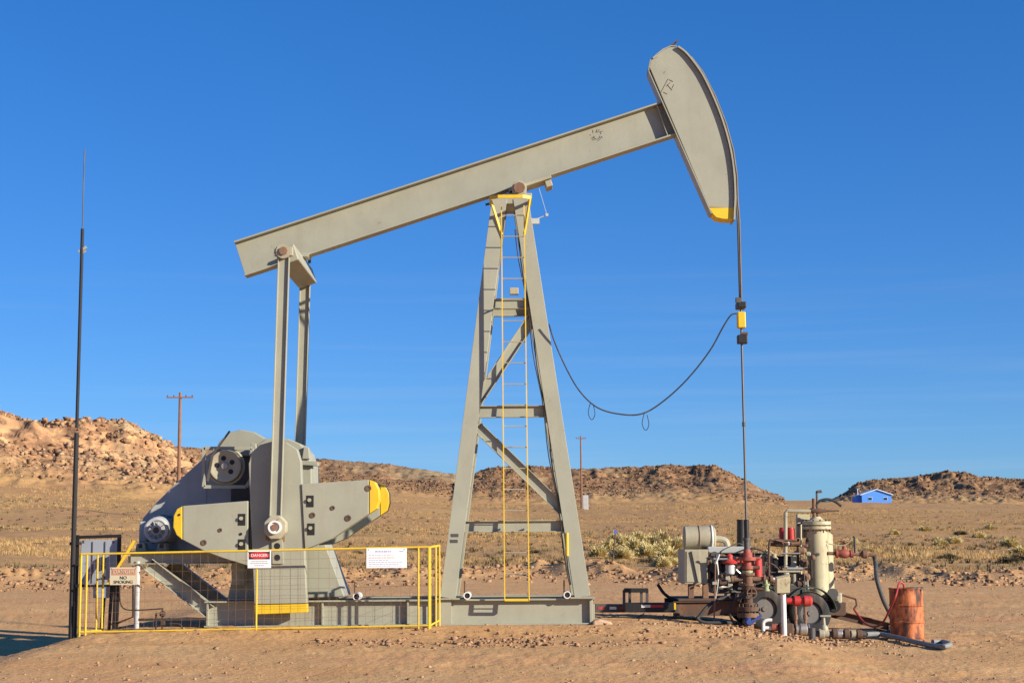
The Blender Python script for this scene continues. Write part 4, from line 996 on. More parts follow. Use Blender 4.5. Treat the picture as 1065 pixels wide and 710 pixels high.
for px0, px1, m_ in ((667, 676.5, 'white_paint'), (677, 690, 'red_paint'), (701, 703, 'yellow_paint')):
    a, b = P(px0, 630, tb_), P(px1, 630, tb_); MB().box(((a.x + b.x) / 2, tb_, a.z), (b.x - a.x, .004, .05 if px0 < 700 else .12)).build('reflective_tape', m_, TR)
MB().bar(P(649, 613.5, 1.3), P(674, 613.5, 1.3), .1, .08).build('hitch_rack_top', 'black_paint', TR)
for px in (649, 655, 667, 673): MB().bar(P(px, 632, 1.3), P(px, 613, 1.3), .05, .05, up=(0, 1, 0)).build('hitch_rack_leg', 'dark_steel', TR)
nxm = 9
for k in range(nxm):
    x_ = xt0 + .2 + (xt1 - xt0 - .3) * k / (nxm - 1); MB().box((x_, (TN + TFAR) / 2, dk - .14), (.08, TFAR - TN - .13, .1)).build('cross_member', 'dark_rust', TR)
MB().box(((P(706, 620, TN).x + xt1) / 2, (TN + TFAR) / 2, dk + .015), (xt1 - P(706, 620, TN).x, TFAR - TN - .05, .03)).build('deck_plate', 'dark_rust', TR)
def wheel(px, Y, s):
    c = P(px, 638, .82); c.z = gz(c.x, .8) + .385
    w_ = bpy.data.objects.new('wheel', None); COL.objects.link(w_); w_.parent = TR; w_.location = Vector((c.x, Y, c.z)) - Vector(TR.location)
    MB().lathe((c.x, Y - .11, c.z), (0, 1, 0), [(.03, .185), (0, .22), (.0, .31), (.015, .36), (.04, .385), (.06, .39), (.16, .39), (.18, .385), (.205, .36), (.22, .31), (.22, .22), (.2, .185)], 36, cap=False).build('tyre', 'black_rubber', w_, smooth=True)
    rm = MB().lathe((c.x, Y - .09, c.z), (0, 1, 0), [(.02, .19), (.01, .18), (.04, .165), (.09, .15), (.10, .09), (.07, .06), (.0, .045), (.0, .0)], 28).build('rim', 'rim_grey', w_, smooth=True)
    for k in range(6):
        a = k * math.pi / 3; MB().cyl((c.x + .115 * math.cos(a), Y - .02, c.z + .115 * math.sin(a)), (c.x + .115 * math.cos(a), Y + .02, c.z + .115 * math.sin(a)), .016, n=6).build('lug_nut', 'dark_steel', w_)
    return c
for Y in (.82, 2.88):
    c1 = wheel(795, Y, 0); c2 = wheel(842, Y, 0)
for c in (c1, c2): MB().cyl((c.x, .9, c.z), (c.x, 2.8, c.z), .06, n=12).build('axle', 'dark_rust', TR)
for Y0 in (.66, 2.72):
    for c in (c1, c2):
        m = MB(); pts = [(c.x + .47 * math.cos(a), c.z + .47 * math.sin(a)) for a in np.linspace(R(165), R(8 if c is c2 else 38), 15)]
        vs = []
        for (x_, z_) in pts:
            dx, dz = (x_ - c.x) / .47 * .014, (z_ - c.z) / .47 * .014; vs += [(x_, Y0, z_), (x_ + dx, Y0, z_ + dz), (x_ + dx, Y0 + .32, z_ + dz), (x_, Y0 + .32, z_)]
        n = len(pts); fs = [(0, 1, 2, 3), tuple(4 * (n - 1) + k for k in (3, 2, 1, 0))]
        for i in range(n - 1):
            for k in range(4): fs.append((4 * i + k, 4 * i + 4 + k, 4 * i + 4 + (k + 1) % 4, 4 * i + (k + 1) % 4))
        m.add(vs, fs).build('fender', 'dark_green', TR, smooth=True)
tl = MB().ibeam(P(864, 637, 1.3), P(927, 652, 1.3), .16, .16, .014, .012).build('tail_beam', 'dark_rust', TR)
MB().ibeam(P(864, 637, 2.4), P(927, 652, 2.4) , .16, .16, .014, .012).build('tail_beam', 'dark_rust', TR)
q = P(926, 652, 1.3); MB().box((q.x, 1.85, q.z - .02), (.10, 1.3, .14)).build('tail_cross_beam', 'dark_rust', TR)
MB().bar((q.x, 1.9, gz(q.x, 1.9) - .03), (q.x, 1.9, q.z), .10, .10, up=(0, 1, 0)).build('tail_stand', 'dark_rust', TR)

# ---- engine on the trailer
def E(px, py, Y=1.3): return P(px, py, Y)
def ebox(px0, py0, px1, py1, Y0, Y1, name, mat, par, bev=.01):
    return MB().prism(poly([(px0, py0), (px1, py0), (px1, py1), (px0, py1)], Y0), Y0, Y1).build(name, mat, par, bev)
EN = thing('engine', 'dirty black stationary engine with tan radiator on the trailer', 'engine', (E(755, 620).x, 1.8, dk + .03))
rad = ebox(712, 571, 736, 607, 1.25, 2.45, 'radiator', 'tan_worn', EN)
MB().prism(poly([(714, 573), (728, 573), (728, 605), (714, 605)], 1.245), 1.235, 1.249).build('side_panel', 'tan_worn', rad, .004)
MB().bar(E(719, 573, 1.22), E(726, 606, 1.22), .015, .03, up=(0, 1, 0)).build('panel_strap', 'black_rubber', rad)
ebox(733, 573, 739, 606, 1.3, 2.4, 'fan_shroud', 'dark_rust', EN)
for px in (716, 731): ebox(px, 607, px + 6, 622, 1.3, 1.42, 'radiator_leg', 'rust', EN)
ebox(742, 588, 800, 617, 1.35, 2.2, 'engine_block', 'dark_steel', EN, .02)
ebox(745, 575, 797, 590, 1.45, 2.1, 'cylinder_head', 'black_paint', EN, .02)
ebox(736, 568, 782, 575, 1.3, 2.1, 'rocker_cover', 'grey_paint', EN, .02)
for k in range(6):
    q = E(748 + 8.5 * k, 592, 1.3); MB().tube(crv([q + Vector((0, .2, .05)), q + Vector((0, .0, .02)), q + Vector((.02, .02, -.16)), q + Vector((.03, .2, -.2))], 4), .032, 8).build('intake_runner', 'dark_rust' if k % 2 else 'dark_steel', EN, smooth=True)
ebox(744, 600, 796, 605, 1.22, 1.34, 'side_rail', 'steel', EN)
for k in range(5): ebox(747 + k * 10, 606, 752 + k * 10, 613, 1.26, 1.4, 'crankcase_cover', 'tan_worn' if k % 2 else 'dark_steel', EN)
for px, py, r_ in ((744, 590, .11), (746, 606, .14), (743, 577, .07)):
    q = E(px, py, 1.3); MB().lathe((q.x, 1.28, q.z), (0, 1, 0), [(0, r_ * .5), (0, r_), (.04, r_ * .88), (.08, r_)], 20).build('pulley', 'dark_steel', EN, smooth=True)
ac0, ac1 = E(711, 559, 1.6), E(742, 559, 1.6); ra = 12 * M1(1.6)
acl = MB().lathe(ac0, ac1 - ac0, [(0, ra * .9), (.02, ra), (.34, ra), (.36, ra * 1.02), (.54, ra * 1.02), (.57, ra), (.60, ra * .8)], 28).build('air_cleaner', 'tan_worn', EN, smooth=True, label='dented tan air cleaner canister above the radiator')
q = ac0.lerp(ac1, .5); MB().ring(q, (1, 0, 0), ra * 1.01, .012, 28, 6).build('band', 'rust', acl, smooth=True)
q = ac0.lerp(ac1, .92); MB().ring(q, (1, 0, 0), ra * 1.02, .02, 28, 6).build('lid_clamp', 'white_paint', acl, smooth=True)
MB().tube(crv(pc([(743, 560), (750, 560.5), (755, 563), (757, 570)], 1.6), 5), .065, 10).build('intake_pipe', 'tan_worn', EN, smooth=True)
for px in (719, 734): ebox(px, 569, px + 3, 573, 1.5, 1.7, 'cleaner_bracket', 'dark_rust', EN)
q = E(771, 572, 1.7); MB().tube([q, E(771, 540, 1.7)], .085, 12).build('exhaust_stack', 'black_paint', EN, smooth=True)
q = E(759, 585, 1.15); of = MB().lathe((q.x, 1.15, zat(759, 597, 1.15)), (0, 0, 1), [(0, .07), (.02, .085), (.17, .085), (.2, .06)], 18).build('fuel_bowl', 'light_grey', EN, smooth=True)
MB().lathe((q.x, 1.15, zat(759, 586, 1.15)), (0, 0, 1), [(0, .13), (.03, .14), (.06, .10), (.09, .06), (.16, .06), (.19, .02)], 18).build('regulator', 'red_paint', EN, smooth=True)
MB().cyl((q.x - .06, 1.15, zat(759, 584, 1.15)), (q.x + .35, 1.15, zat(759, 584, 1.15)), .025).build('fuel_line', 'red_paint', EN)
q = E(788, 592, 1.1); MB().lathe((q.x, 1.1, zat(788, 600, 1.1)), (0, 0, 1), [(0, .05), (.0, .085), (.33, .085), (.35, .07), (.36, .03)], 18).build('oil_filter', 'red_paint', EN, smooth=True)
for pts, r_, m_ in (([(742, 581), (756, 581), (760, 580)], .02, 'steel'), ([(745, 580), (747, 600), (744, 622)], .018, 'steel'), ([(800, 612), (800, 566), (806, 562), (828, 562)], .022, 'dark_rust'), ([(790, 604), (812, 604)], .035, 'rust'), ([(790, 600), (808, 602)], .025, 'white_paint'), ([(736, 579), (742, 583), (744, 600), (741, 615)], .016, 'black_rubber'), ([(764, 575), (780, 570), (794, 573), (800, 580)], .014, 'black_rubber')):
    MB().tube(crv(pc(pts, 1.12), 4), r_, 8).build('engine_pipe', m_, EN, smooth=True)
rc = random.Random(21)
for k in range(34):
    px, py = rc.uniform(742, 800), rc.uniform(576, 618); Y = rc.uniform(1.1, 1.34); p = E(px, py, Y); w_ = rc.uniform(2, 6) * M1(Y); m_ = rc.choice(['dark_steel', 'dark_rust', 'rust', 'black_paint', 'steel', 'tan_worn', 'dark_green'])
    k3 = k % 3
    if k3 == 0: MB().box((p.x, Y, p.z), (w_ * rc.uniform(.6, 1.8), .14, w_ * rc.uniform(.6, 1.8))).build('engine_fitting', m_, EN, .006)
    elif k3 == 1: MB().lathe((p.x, Y, p.z), rc.choice([(1, 0, 0), (0, 0, 1), (0, -1, 0)]), [(0, w_ * .3), (.02, w_ * .55), (.09, w_ * .55), (.12, w_ * .3), (.2, w_ * .25)], 12).build('engine_fitting', m_, EN, smooth=True)
    else: MB().tube(crv([p, p + Vector((rc.uniform(-.1, .2), rc.uniform(-.06, 0), rc.uniform(-.15, .15))), p + Vector((rc.uniform(.1, .4), 0, rc.uniform(-.25, .25))), p + Vector((rc.uniform(.1, .5), .1, rc.uniform(-.3, .1)))], 4), rc.uniform(.008, .02), 6).build('engine_line', m_, EN, smooth=True)
# ---- compressor
CO = thing('compressor', 'dark gas compressor skid between the engine and the cream vessel', 'compressor', (E(820, 620).x, 1.9, dk + .03))
ebox(800, 608, 842, 621, 1.2, 2.4, 'skid_base', 'dark_green', CO)
ebox(806, 590, 812, 609, 1.5, 2.0, 'frame_block', 'dark_steel', CO)
ebox(804, 578, 824, 600, 1.7, 2.2, 'compressor_body', 'black_paint', CO, .02)
q = E(826, 598, 1.3); MB().lathe((q.x, 1.3, zat(826, 612, 1.3)), (0, 0, 1), [(0, .065), (.36, .065), (.38, .10), (.42, .10), (.44, .06), (.62, .05)], 18).build('scrubber_pot', 'tan_worn', CO, smooth=True)
MB().cyl(E(818, 591, 1.2), E(836, 591, 1.2), .03).build('cross_pipe', 'steel', CO)
p_ = MB().tube(pc([(817, 597), (817, 533), (819, 531), (843, 531.5)], 1.3), .036, 10).build('riser_pipe', 'tan_worn', CO, smooth=True)
MB().cyl(E(817, 598, 1.3), E(817, 588, 1.3), .075, n=14).build('riser_valve', 'tan_worn', CO)
MB().tube(pc([(833, 545), (833, 612)], 1.25), .018, 8).build('small_riser', 'cream_paint', CO, smooth=True)
MB().tube(crv(pc([(800, 565), (815, 566), (830, 565), (840, 568)], 1.4), 4), .04, 8).build('header_pipe', 'rust', CO, smooth=True)
MB().tube(crv(pc([(826, 580), (828, 574), (838, 573)], 1.35), 4), .04, 8).build('elbow_pipe', 'tan_worn', CO, smooth=True)
for px, py, m_ in ((809, 564, 'dark_rust'), (833, 572, 'rust'), (836, 585, 'dark_rust'), (838, 600, 'rust'), (803, 606, 'rust'), (832, 607, 'dark_rust'), (797, 607, 'red_paint')):
    q = E(px, py, 1.25); MB().lathe(q + Vector((-.08, 0, 0)), (1, 0, 0), [(0, .04), (.03, .075), (.13, .075), (.16, .04)], 12).build('fitting', m_, CO, smooth=True)
for px in (814.5, 822.5):
    q = E(px, 557, 1.5)
    cn = MB().lathe((q.x, 1.5, zat(px, 567, 1.5)), (0, 0, 1), [(0, .06), (.0, .075), (.30, .075), (.31, .065), (.34, .06)], 18).build('filter_canister', 'red_paint', CO, smooth=True)
ebox(810, 566, 829, 568, 1.4, 1.6, 'canister_shelf', 'dark_steel', CO)
ebox(829, 534.5, 842, 559, 1.75, 1.9, 'control_panel', 'cream_paint', CO)
MB().tube(pc([(830, 560), (830, 612)], 1.8), .025, 8).build('panel_post', 'dark_rust', CO, smooth=True)
MB().bar(E(829, 546, 1.73), E(842, 541, 1.73), .02, .03).build('panel_strap', 'dark_rust', CO)
rc = random.Random(33)
for k in range(26):
    px, py = rc.uniform(800, 846), rc.uniform(560, 616); Y = rc.uniform(1.05, 1.3); p = E(px, py, Y); m_ = rc.choice(['dark_rust', 'rust', 'dark_steel', 'pipe_dark', 'steel', 'tan_worn'])
    if k % 3: 
        q = p + rc.choice([Vector((rc.uniform(.15, .5), 0, 0)), Vector((0, 0, rc.uniform(-.4, -.1))), Vector((rc.uniform(.1, .3), 0, rc.uniform(-.1, .1)))]); MB().tube([p, q], rc.uniform(.010, .022), 7).build('small_pipe', m_, CO, smooth=True)
    else: MB().lathe(p, rc.choice([(1, 0, 0), (0, 0, 1), (0, -1, 0)]), [(0, .02), (.02, .045), (.08, .045), (.1, .02)], 10).build('fitting', m_, CO, smooth=True)
# ---- separator vessel
SPY = 1.5; vx = E(851, 600, SPY).x; zv = lambda py: zat(851, py, SPY)
SP = thing('separator_vessel', 'tall cream separator vessel with bolted top flange on the trailer', 'vessel', (vx, SPY, dk + .03))
rv = 10.6 * M1(SPY)
MB().lathe((vx, SPY, 0), (0, 0, 1), [(dk + .03, rv * 1.12), (dk + .07, rv * 1.12), (dk + .08, rv), (zv(551), rv)], 32).build('shell', 'cream_paint', SP, smooth=True)
ft = MB().lathe((vx, SPY, 0), (0, 0, 1), [(zv(551), rv * 1.05), (zv(550), rv * 1.38), (zv(547), rv * 1.38), (zv(546.6), rv * 1.1), (zv(546), rv * 1.1), (zv(545.6), rv * 1.38), (zv(542), rv * 1.38), (zv(541), rv * .8), (zv(538), rv * .45), (zv(537), rv * .4)], 32).build('top_flange', 'cream_paint', SP, smooth=True)
for k in range(12):
    a = k * math.pi / 6 + .1; q = (vx + rv * 1.26 * math.cos(a), SPY + rv * 1.26 * math.sin(a)); MB().cyl((q[0], q[1], zv(552.5)), (q[0], q[1], zv(540)), .017, n=6).build('flange_bolt', 'dark_rust', ft)
MB().lathe((vx + .22, SPY + .35, 0), (0, 0, 1), [(dk + .03, rv * .75), (zv(556), rv * .75), (zv(553), rv * .45)], 24).build('side_vessel', 'cream_paint', SP, smooth=True)
q = Vector((vx, SPY - rv - .03, zv(576))); MB().cyl(q + Vector((-.03, .05, 0)), q + Vector((-.03, 0, 0)), .03, n=10).build('gauge', 'dark_steel', SP)
MB().tube([(vx - .04, SPY, zv(541)), (vx - .04, SPY, zv(518))], .035, 10).build('vent_pipe', 'rust', SP, smooth=True)
MB().tube([(vx + .02, SPY, zv(541)), (vx + .02, SPY, zv(511)), (vx + .10, SPY, zv(510))], .02, 8).build('gauge_pipe', 'dark_rust', SP, smooth=True)
MB().box((vx + .07, SPY, zv(511)), (.10, .06, .05)).build('pressure_gauge', 'dark_steel', SP, .01)
MB().lathe((vx - .12, SPY, zv(531)), (1, 0, 0), [(0, .03), (.04, .05), (.2, .05), (.26, .03), (.4, .015), (.55, .012)], 12).build('relief_valve', 'dark_rust', SP, smooth=True)
MB().tube(crv(pc([(842, 531), (847, 527), (852, 521), (860, 519), (868, 521), (875, 526)], SPY), 4), .026, 8).build('vent_hose', 'black_rubber', SP, smooth=True)
op = MB().tube(pc([(861, 575), (911, 577)], SPY - .1), .035, 10).build('outlet_pipe', 'rust', SP, smooth=True)
q = P(878, 575.5, SPY - .1)
MB().lathe(q + Vector((-.16, 0, 0)), (1, 0, 0), [(0, .045), (0, .075), (.04, .075), (.04, .05), (.12, .085), (.20, .085), (.27, .05), (.27, .075), (.32, .075)], 16).build('gate_valve', 'dull_red', op, smooth=True)
MB().cyl(q, q + Vector((0, 0, .18)), .035, n=12).build('valve_bonnet', 'dull_red', op)
MB().ring(q + Vector((0, 0, .23)), (0, 0, 1), .10, .012, 18, 6).build('handwheel', 'dull_red', op)
q = P(889.5, 576, SPY - .1); MB().tube([q, q + Vector((0, 0, .32))], .026, 8).build('stub_pipe', 'dark_steel', op)
q = P(901, 576, SPY - .1); MB().lathe(q + Vector((-.1, 0, 0)), (1, 0, 0), [(0, .05), (.03, .08), (.1, .08), (.13, .05)], 12).build('union', 'rust', op, smooth=True)
MB().tube(crv(pc([(862, 565), (872, 567), (880, 566), (886, 560)], SPY - .15), 4), .012, 6).build('instrument_tube', 'tan_worn', SP, smooth=True)
hs = crv(pc([(909, 577.5), (910.5, 585)], SPY - .1) + pc([(912, 602), (918, 622), (925, 637)], 1.0) + [P(928.5, 648, .4), P(926, 655, .0), P(920, 659, -.25)], 6)
tag(MB().tube(hs, .040, 10).build('drain_hose', 'hose_grey', smooth=True), 'grey hose hanging from the vessel outlet down to the ground line', 'hose')
# ---- belt pump on the trailer tail
PU = thing('tail_pump', 'small greasy pump with pulley on the trailer tail', 'pump', (P(872, 630, 1.1).x, 1.3, dk))
ebox(862, 626, 880, 640, 1.05, 1.5, 'pump_base', 'dark_rust', PU)
ebox(863, 616, 876, 628, 1.05, 1.4, 'pump_body', 'tan_worn', PU, .03)
q = P(868, 630, 1.0); MB().lathe((q.x, .98, q.z), (0, 1, 0), [(0, .05), (0, .11), (.04, .10), (.08, .11)], 20).build('pulley', 'black_paint', PU, smooth=True)
q = P(866, 617, 1.0); MB().lathe((q.x, .96, q.z), (0, 1, 0), [(0, .05), (.0, .1), (.06, .1), (.1, .05)], 16).build('gauge', 'dark_steel', PU, smooth=True)
MB().tube(pc([(872, 617), (878, 619), (890, 622.5), (891, 629), (888, 633)], 1.1), .02, 8).build('discharge_pipe', 'dark_rust', PU, smooth=True)

# ------------------------------------------------------------------ meter box, header, flow lines, hoses, drum
MY = -.9
mx_ = P(815.5, 650, MY).x; mg = gz(mx_, MY)
MT = thing('meter_box', 'small grey meter box on a white post beside the wellhead', 'meter', (mx_, MY, mg))
MB().tube([(mx_, MY, mg - .1), (mx_, MY, zat(815, 615, MY))], .045, 14).build('post', 'white_paint', MT, smooth=True)
bx_ = MB().prism(poly([(808, 601), (821.5, 598), (821.5, 616), (808, 616.5)], MY - .1), MY - .1, MY + .1).build('box', 'cream_paint', MT, .006)
MB().prism(poly([(807.4, 601), (822, 597.8), (822, 596.8), (807.4, 599.9)], MY - .12), MY - .12, MY + .12).build('sloped_lid', 'tan_worn', bx_)
HY_ = -.35
hx = P(832, 650, HY_).x; hg = gz(hx, HY_)
HD = thing('valve_header', 'red pipe header with two rusty legs behind the white post', 'valve', (hx, HY_, hg))
MB().cyl(P(818, 624.5, HY_), P(838, 624.5, HY_), .058, n=16).build('header_body', 'red_paint', HD, smooth=True)
MB().lathe(P(836, 624.5, HY_), (1, 0, 0), [(0, .06), (.0, .095), (.11, .095), (.15, .05)], 16).build('end_valve', 'red_paint', HD, smooth=True)
MB().lathe(P(826, 624.5, HY_) , (1, 0, 0), [(0, .06), (.0, .09), (.10, .09), (.10, .06)], 16).build('coupling', 'red_paint', HD, smooth=True)
for px in (827, 837):
    q = P(px, 626, HY_); lgp = MB().tube([(q.x, HY_, hg + .05), (q.x, HY_, q.z)], .028, 10).build('riser', 'rust', HD, smooth=True)
    MB().cyl((q.x, HY_, q.z - .3), (q.x, HY_, q.z - .22), .042, n=8).build('union', 'rust', lgp)
q = P(840, 652, -.7); 
BVV = MB().lathe((q.x - .15, HY_, hg + .13), (1, 0, 0), [(0, .05), (.0, .09), (.04, .09), (.04, .06), (.08, .105), (.18, .105), (.22, .06), (.22, .09), (.26, .09)], 18).build('ball_valve', 'steel', HD, smooth=True)
MB().box((q.x - .32, HY_, hg + .14), (.25, .22, .2)).build('valve_block', 'dark_rust', HD, .03)
MB().tube([(P(795, 650, HY_).x, HY_, hg + .16), (q.x - .4, HY_, hg + .16)], .033, 10).build('inlet_pipe', 'white_paint', HD, smooth=True)
q2 = P(806, 647, HY_); MB().lathe((q2.x - .06, HY_, hg + .17), (1, 0, 0), [(0, .03), (.0, .065), (.1, .065), (.13, .03)], 12).build('red_fitting', 'dull_red', HD, smooth=True)
lx = P(794, 655, -.6).x; lg_ = gz(lx, -.6)
LP = MB().tube(crv([(P(803, 650, -.6).x, -.6, lg_ + .2), (lx + .08, -.6, lg_ + .2), (lx + .01, -.6, lg_ + .17), (lx, -.6, lg_ + .08), (lx, -.6, lg_ - .06)], 5), .03, 10)
tag(LP.build('elbow_pipe', 'white_paint', smooth=True), 'white elbow pipe turning into the ground between wellhead and post', 'pipe')
# main flow line along the ground to the right
LY = -1.0
p0x, p1x = P(850, 658, LY).x, P(900, 660, LY).x; gl = gz(p0x, LY)
FLN = thing('flow_line', 'dark rusty pipe with flanges and valve lying on the ground right of the wheels', 'pipe', ((p0x + p1x) / 2, LY, gl))
MB().tube([(p0x - .05, LY, gl + .12), (p1x, LY - .05, gz(p1x, LY) + .11)], .048, 14).build('line_pipe', 'dark_steel', FLN, smooth=True)
for f, r_, m_ in ((.08, .09, 'tan_worn'), (.18, .07, 'tan_worn'), (.36, .09, 'dark_rust'), (.46, .07, 'steel'), (.60, .085, 'dark_rust'), (.74, .07, 'tan_worn'), (.86, .08, 'dark_rust')):
    c = Vector((p0x, LY, gl + .12)).lerp(Vector((p1x, LY - .05, gz(p1x, LY) + .11)), f); MB().cyl(c - Vector((.045, 0, 0)), c + Vector((.045, 0, 0)), r_, n=16).build('coupling', m_, FLN, .008, True)
c = Vector((p0x + .12, LY, gl + .12)); vb = MB().lathe(c, (0, 0, 1), [(0, .06), (.08, .075), (.13, .055), (.15, .03), (.27, .022)], 14).build('valve_bonnet', 'tan_worn', FLN, smooth=True)
MB().bar(c + Vector((-.06, 0, .3)), c + Vector((.12, -.02, .3)), .03, .03).build('valve_lever', 'tan_worn', FLN)
MB().cyl((p0x - .1, LY - .05, gl - .05), (p0x - .1, LY - .05, gl + .22), .06, n=12).build('pipe_stand', 'dark_steel', FLN)
# grey discharge hose on the ground
def gp_(px, py, lift=.05):
    d = ray(px, py); 
    t = 20.0
    for _ in range(40):
        q = Vector((0, CAMY, CAMZ)) + d * t; e = q.z - (gz(q.x, q.y) + lift); t += e / -d.z * .8
    return Vector((0, CAMY, CAMZ)) + d * t
hp = [Vector((p1x, LY - .05, gz(p1x, LY) + .11)), gp_(915, 659, .09), gp_(935, 663), gp_(955, 668), gp_(973, 671.5), gp_(984, 671.5), gp_(988, 669.5), gp_(982, 667.5), gp_(970, 667)]
tag(MB().tube(crv(hp, 6), .042, 10).build('discharge_hose', 'ground_hose', smooth=True), 'thick grey hose curling on the sand in front of the rusty drum', 'hose')
# rusty drum
dc = gp_(948, 664.5, 0); dg = gz(dc.x, dc.y + .28); dcx, dcy = dc.x, dc.y + .28
DR = thing('oil_drum', 'rusty orange steel oil drum standing at the right', 'drum', (dcx, dcy, dg))
pf = [(0, .28), (.0, .295), (.02, .298), (.03, .288)]
for z_ in (.29, .58): pf += [(z_ - .025, .288), (z_ - .01, .300), (z_ + .01, .300), (z_ + .025, .288)]
pf += [(.85, .288), (.86, .298), (.88, .295), (.88, .275), (.862, .27)]
dr = MB().lathe((dcx, dcy, dg), (0, 0, 1), pf, 44).build('drum_shell', 'drum_rust', DR, smooth=True)
MB().cyl((dcx + .14, dcy - .05, dg + .86), (dcx + .14, dcy - .05, dg + .885), .035, n=12).build('bung', 'dark_rust', DR)
m = MB(); m.bar((dcx + .2, dcy - .215, dg + .84), (dcx + .26, dcy - .14, dg + .88), .03, .04); m.build('ring_clamp', 'dark_steel', DR)
a_ = Vector((dcx - .04, dcy - .05, dg + .83))
rh = crv([P(888, 633, 1.05), P(893, 640, .8), P(900, 648, .4), P(909, 651.5, 0), P(918, 647, -.5), P(926, 632, -1.0), P(932, 618, -1.2), Vector((dcx - .15, dcy - .15, dg + .96)), Vector((dcx - .06, dcy - .08, dg + .95)), a_], 6)
tag(MB().tube(rh, .018, 8).build('chemical_hose', 'red_hose', smooth=True), 'thin red hose looping from the tail pump into the rusty drum', 'hose')
# black hose loop at the wellhead and thin stand rod
h0 = [P(766, 620, .25), P(750, 622, -.1), P(736, 630, -.3), P(727, 641, -.4)]
gq = P(726, 652, -.42); h0 += [Vector((gq.x + .0, -.42, gz(gq.x, -.42) + .10)), Vector((gq.x + .12, -.40, gz(gq.x, -.4) + .035)), Vector((gq.x + .5, -.3, gz(gq.x + .5, -.3) + .035)), Vector((WX - .3, -.2, gz(WX - .3, -.2) + .04))]
tag(MB().tube(crv(h0, 6), .030, 10).build('rubber_hose', 'black_rubber', smooth=True), 'black rubber hose looping on the ground left of the wellhead', 'hose')
h1 = [P(780, 622, -.35), P(770, 621, -.42), P(762, 627, -.45), P(759, 638, -.45), P(764, 649, -.4)]
tag(MB().tube(crv(h1, 6), .022, 8).build('short_hose', 'black_rubber', smooth=True), 'thin black hose arching round the wellhead flange', 'hose')
h2 = [P(672, 606.5, 1.6)] + pc([(684, 607), (690, 616), (698, 622), (708, 625)], 1.6)
tag(MB().tube(crv(h2[1:], 5), .03, 8).build('loose_hose', 'black_rubber', smooth=True), 'short black hose sticking up from the front of the trailer deck', 'hose')
q = P(742.5, 655, -.3); qz = gz(q.x, -.3)
SR = thing('stand_rod', 'thin rusty rod with a bracket standing in front of the engine', 'rod', (q.x, -.3, qz))
MB().tube([(q.x, -.3, qz - .1), P(744, 586, -.3)], .014, 8).build('rod', 'rust', SR, smooth=True)
MB().bar(P(741, 606, -.3), P(746, 606, -.3), .03, .05).build('bracket', 'tan_worn', SR)
MB().bar(P(744, 586, -.3), P(748, 576, -.2), .03, .03).build('rod_head', 'light_grey', SR)
gq = gz(P(640, 640, .5).x, .5)
wp_ = [Vector((P(621, 640, .9).x, .9, P(621, 641, .9).z))] + [P(632, 646, .8), P(648, 646.5, .7), P(660, 643, .9), P(670, 637.5, 1.0)]
tag(MB().tube(crv(wp_, 5), .010, 6).build('ground_wire', 'black_rubber', smooth=True), 'thin black wire drooping below the trailer tongue', 'wire')
q = P(626, 645, -.9); qg = gz(q.x, -.9)
cb_ = MB(); cb_.prism([(q.x - .17, qg - .05), (q.x + .2, qg - .05), (q.x + .16, qg + .05), (q.x - .05, qg + .10), (q.x - .16, qg + .07)], -1.05, -.7)
tag(cb_.build('concrete_block', 'sand_block', bevel=.03), 'pale concrete block at the right end of the skid', 'block')

# ------------------------------------------------------------------ distant things
def util_pole(px, py_top, d, arm, lab, box=False):
    c = ray(px, py_top); t = d / c.y; x, y = c.x * t, d + CAMY; top = CAMZ + c.z * t; g = gz(x, y)
    o = thing('utility_pole', lab, 'utility pole', (x, y, g), 'wooden utility poles')
    MB().cyl((x + .0, y, g - .5), (x, y, top), .19, .12, n=10).build('pole', 'wood_pole', o, smooth=True)
    MB().bar((x - arm / 2, y - .12, top - .45), (x + arm / 2, y - .12, top - .45), .12, .12).build('crossarm', 'wood_pole', o)
    for s in (-.92, -.45, .45, .92):
        MB().lathe((x + s * arm / 2, y - .12, top - .39), (0, 0, 1), [(0, .03), (.06, .06), (.12, .06), (.16, .03)], 8).build('insulator', 'dark_steel', o)
    return x, y, g, top
util_pole(187.5, 408, 142, 2.4, 'wooden utility pole with crossarm rising behind the belt guard')
x, y, g, top = util_pole(604, 453, 262, 1.6, 'slim wooden utility pole seen right of the samson post')
q = ray(609, 522); X_ = q.x / q.y * 260; gg = gz(X_, 260 + CAMY)
tbx = thing('transformer_box', 'pale grey transformer cabinet at the foot of the slim pole', 'transformer', (X_, 260 + CAMY, gg))
zt_ = gg + 2.3
MB().box((X_, 260 + CAMY, (gg - .2 + zt_) / 2), (.85, .7, zt_ - gg + .2)).build('cabinet', 'light_grey', tbx, .03)
MB().box((X_ - .38, 260 + CAMY - .31, gg + .9), (.18, .06, 1.3)).build('cable_duct', 'dark_steel', tbx)
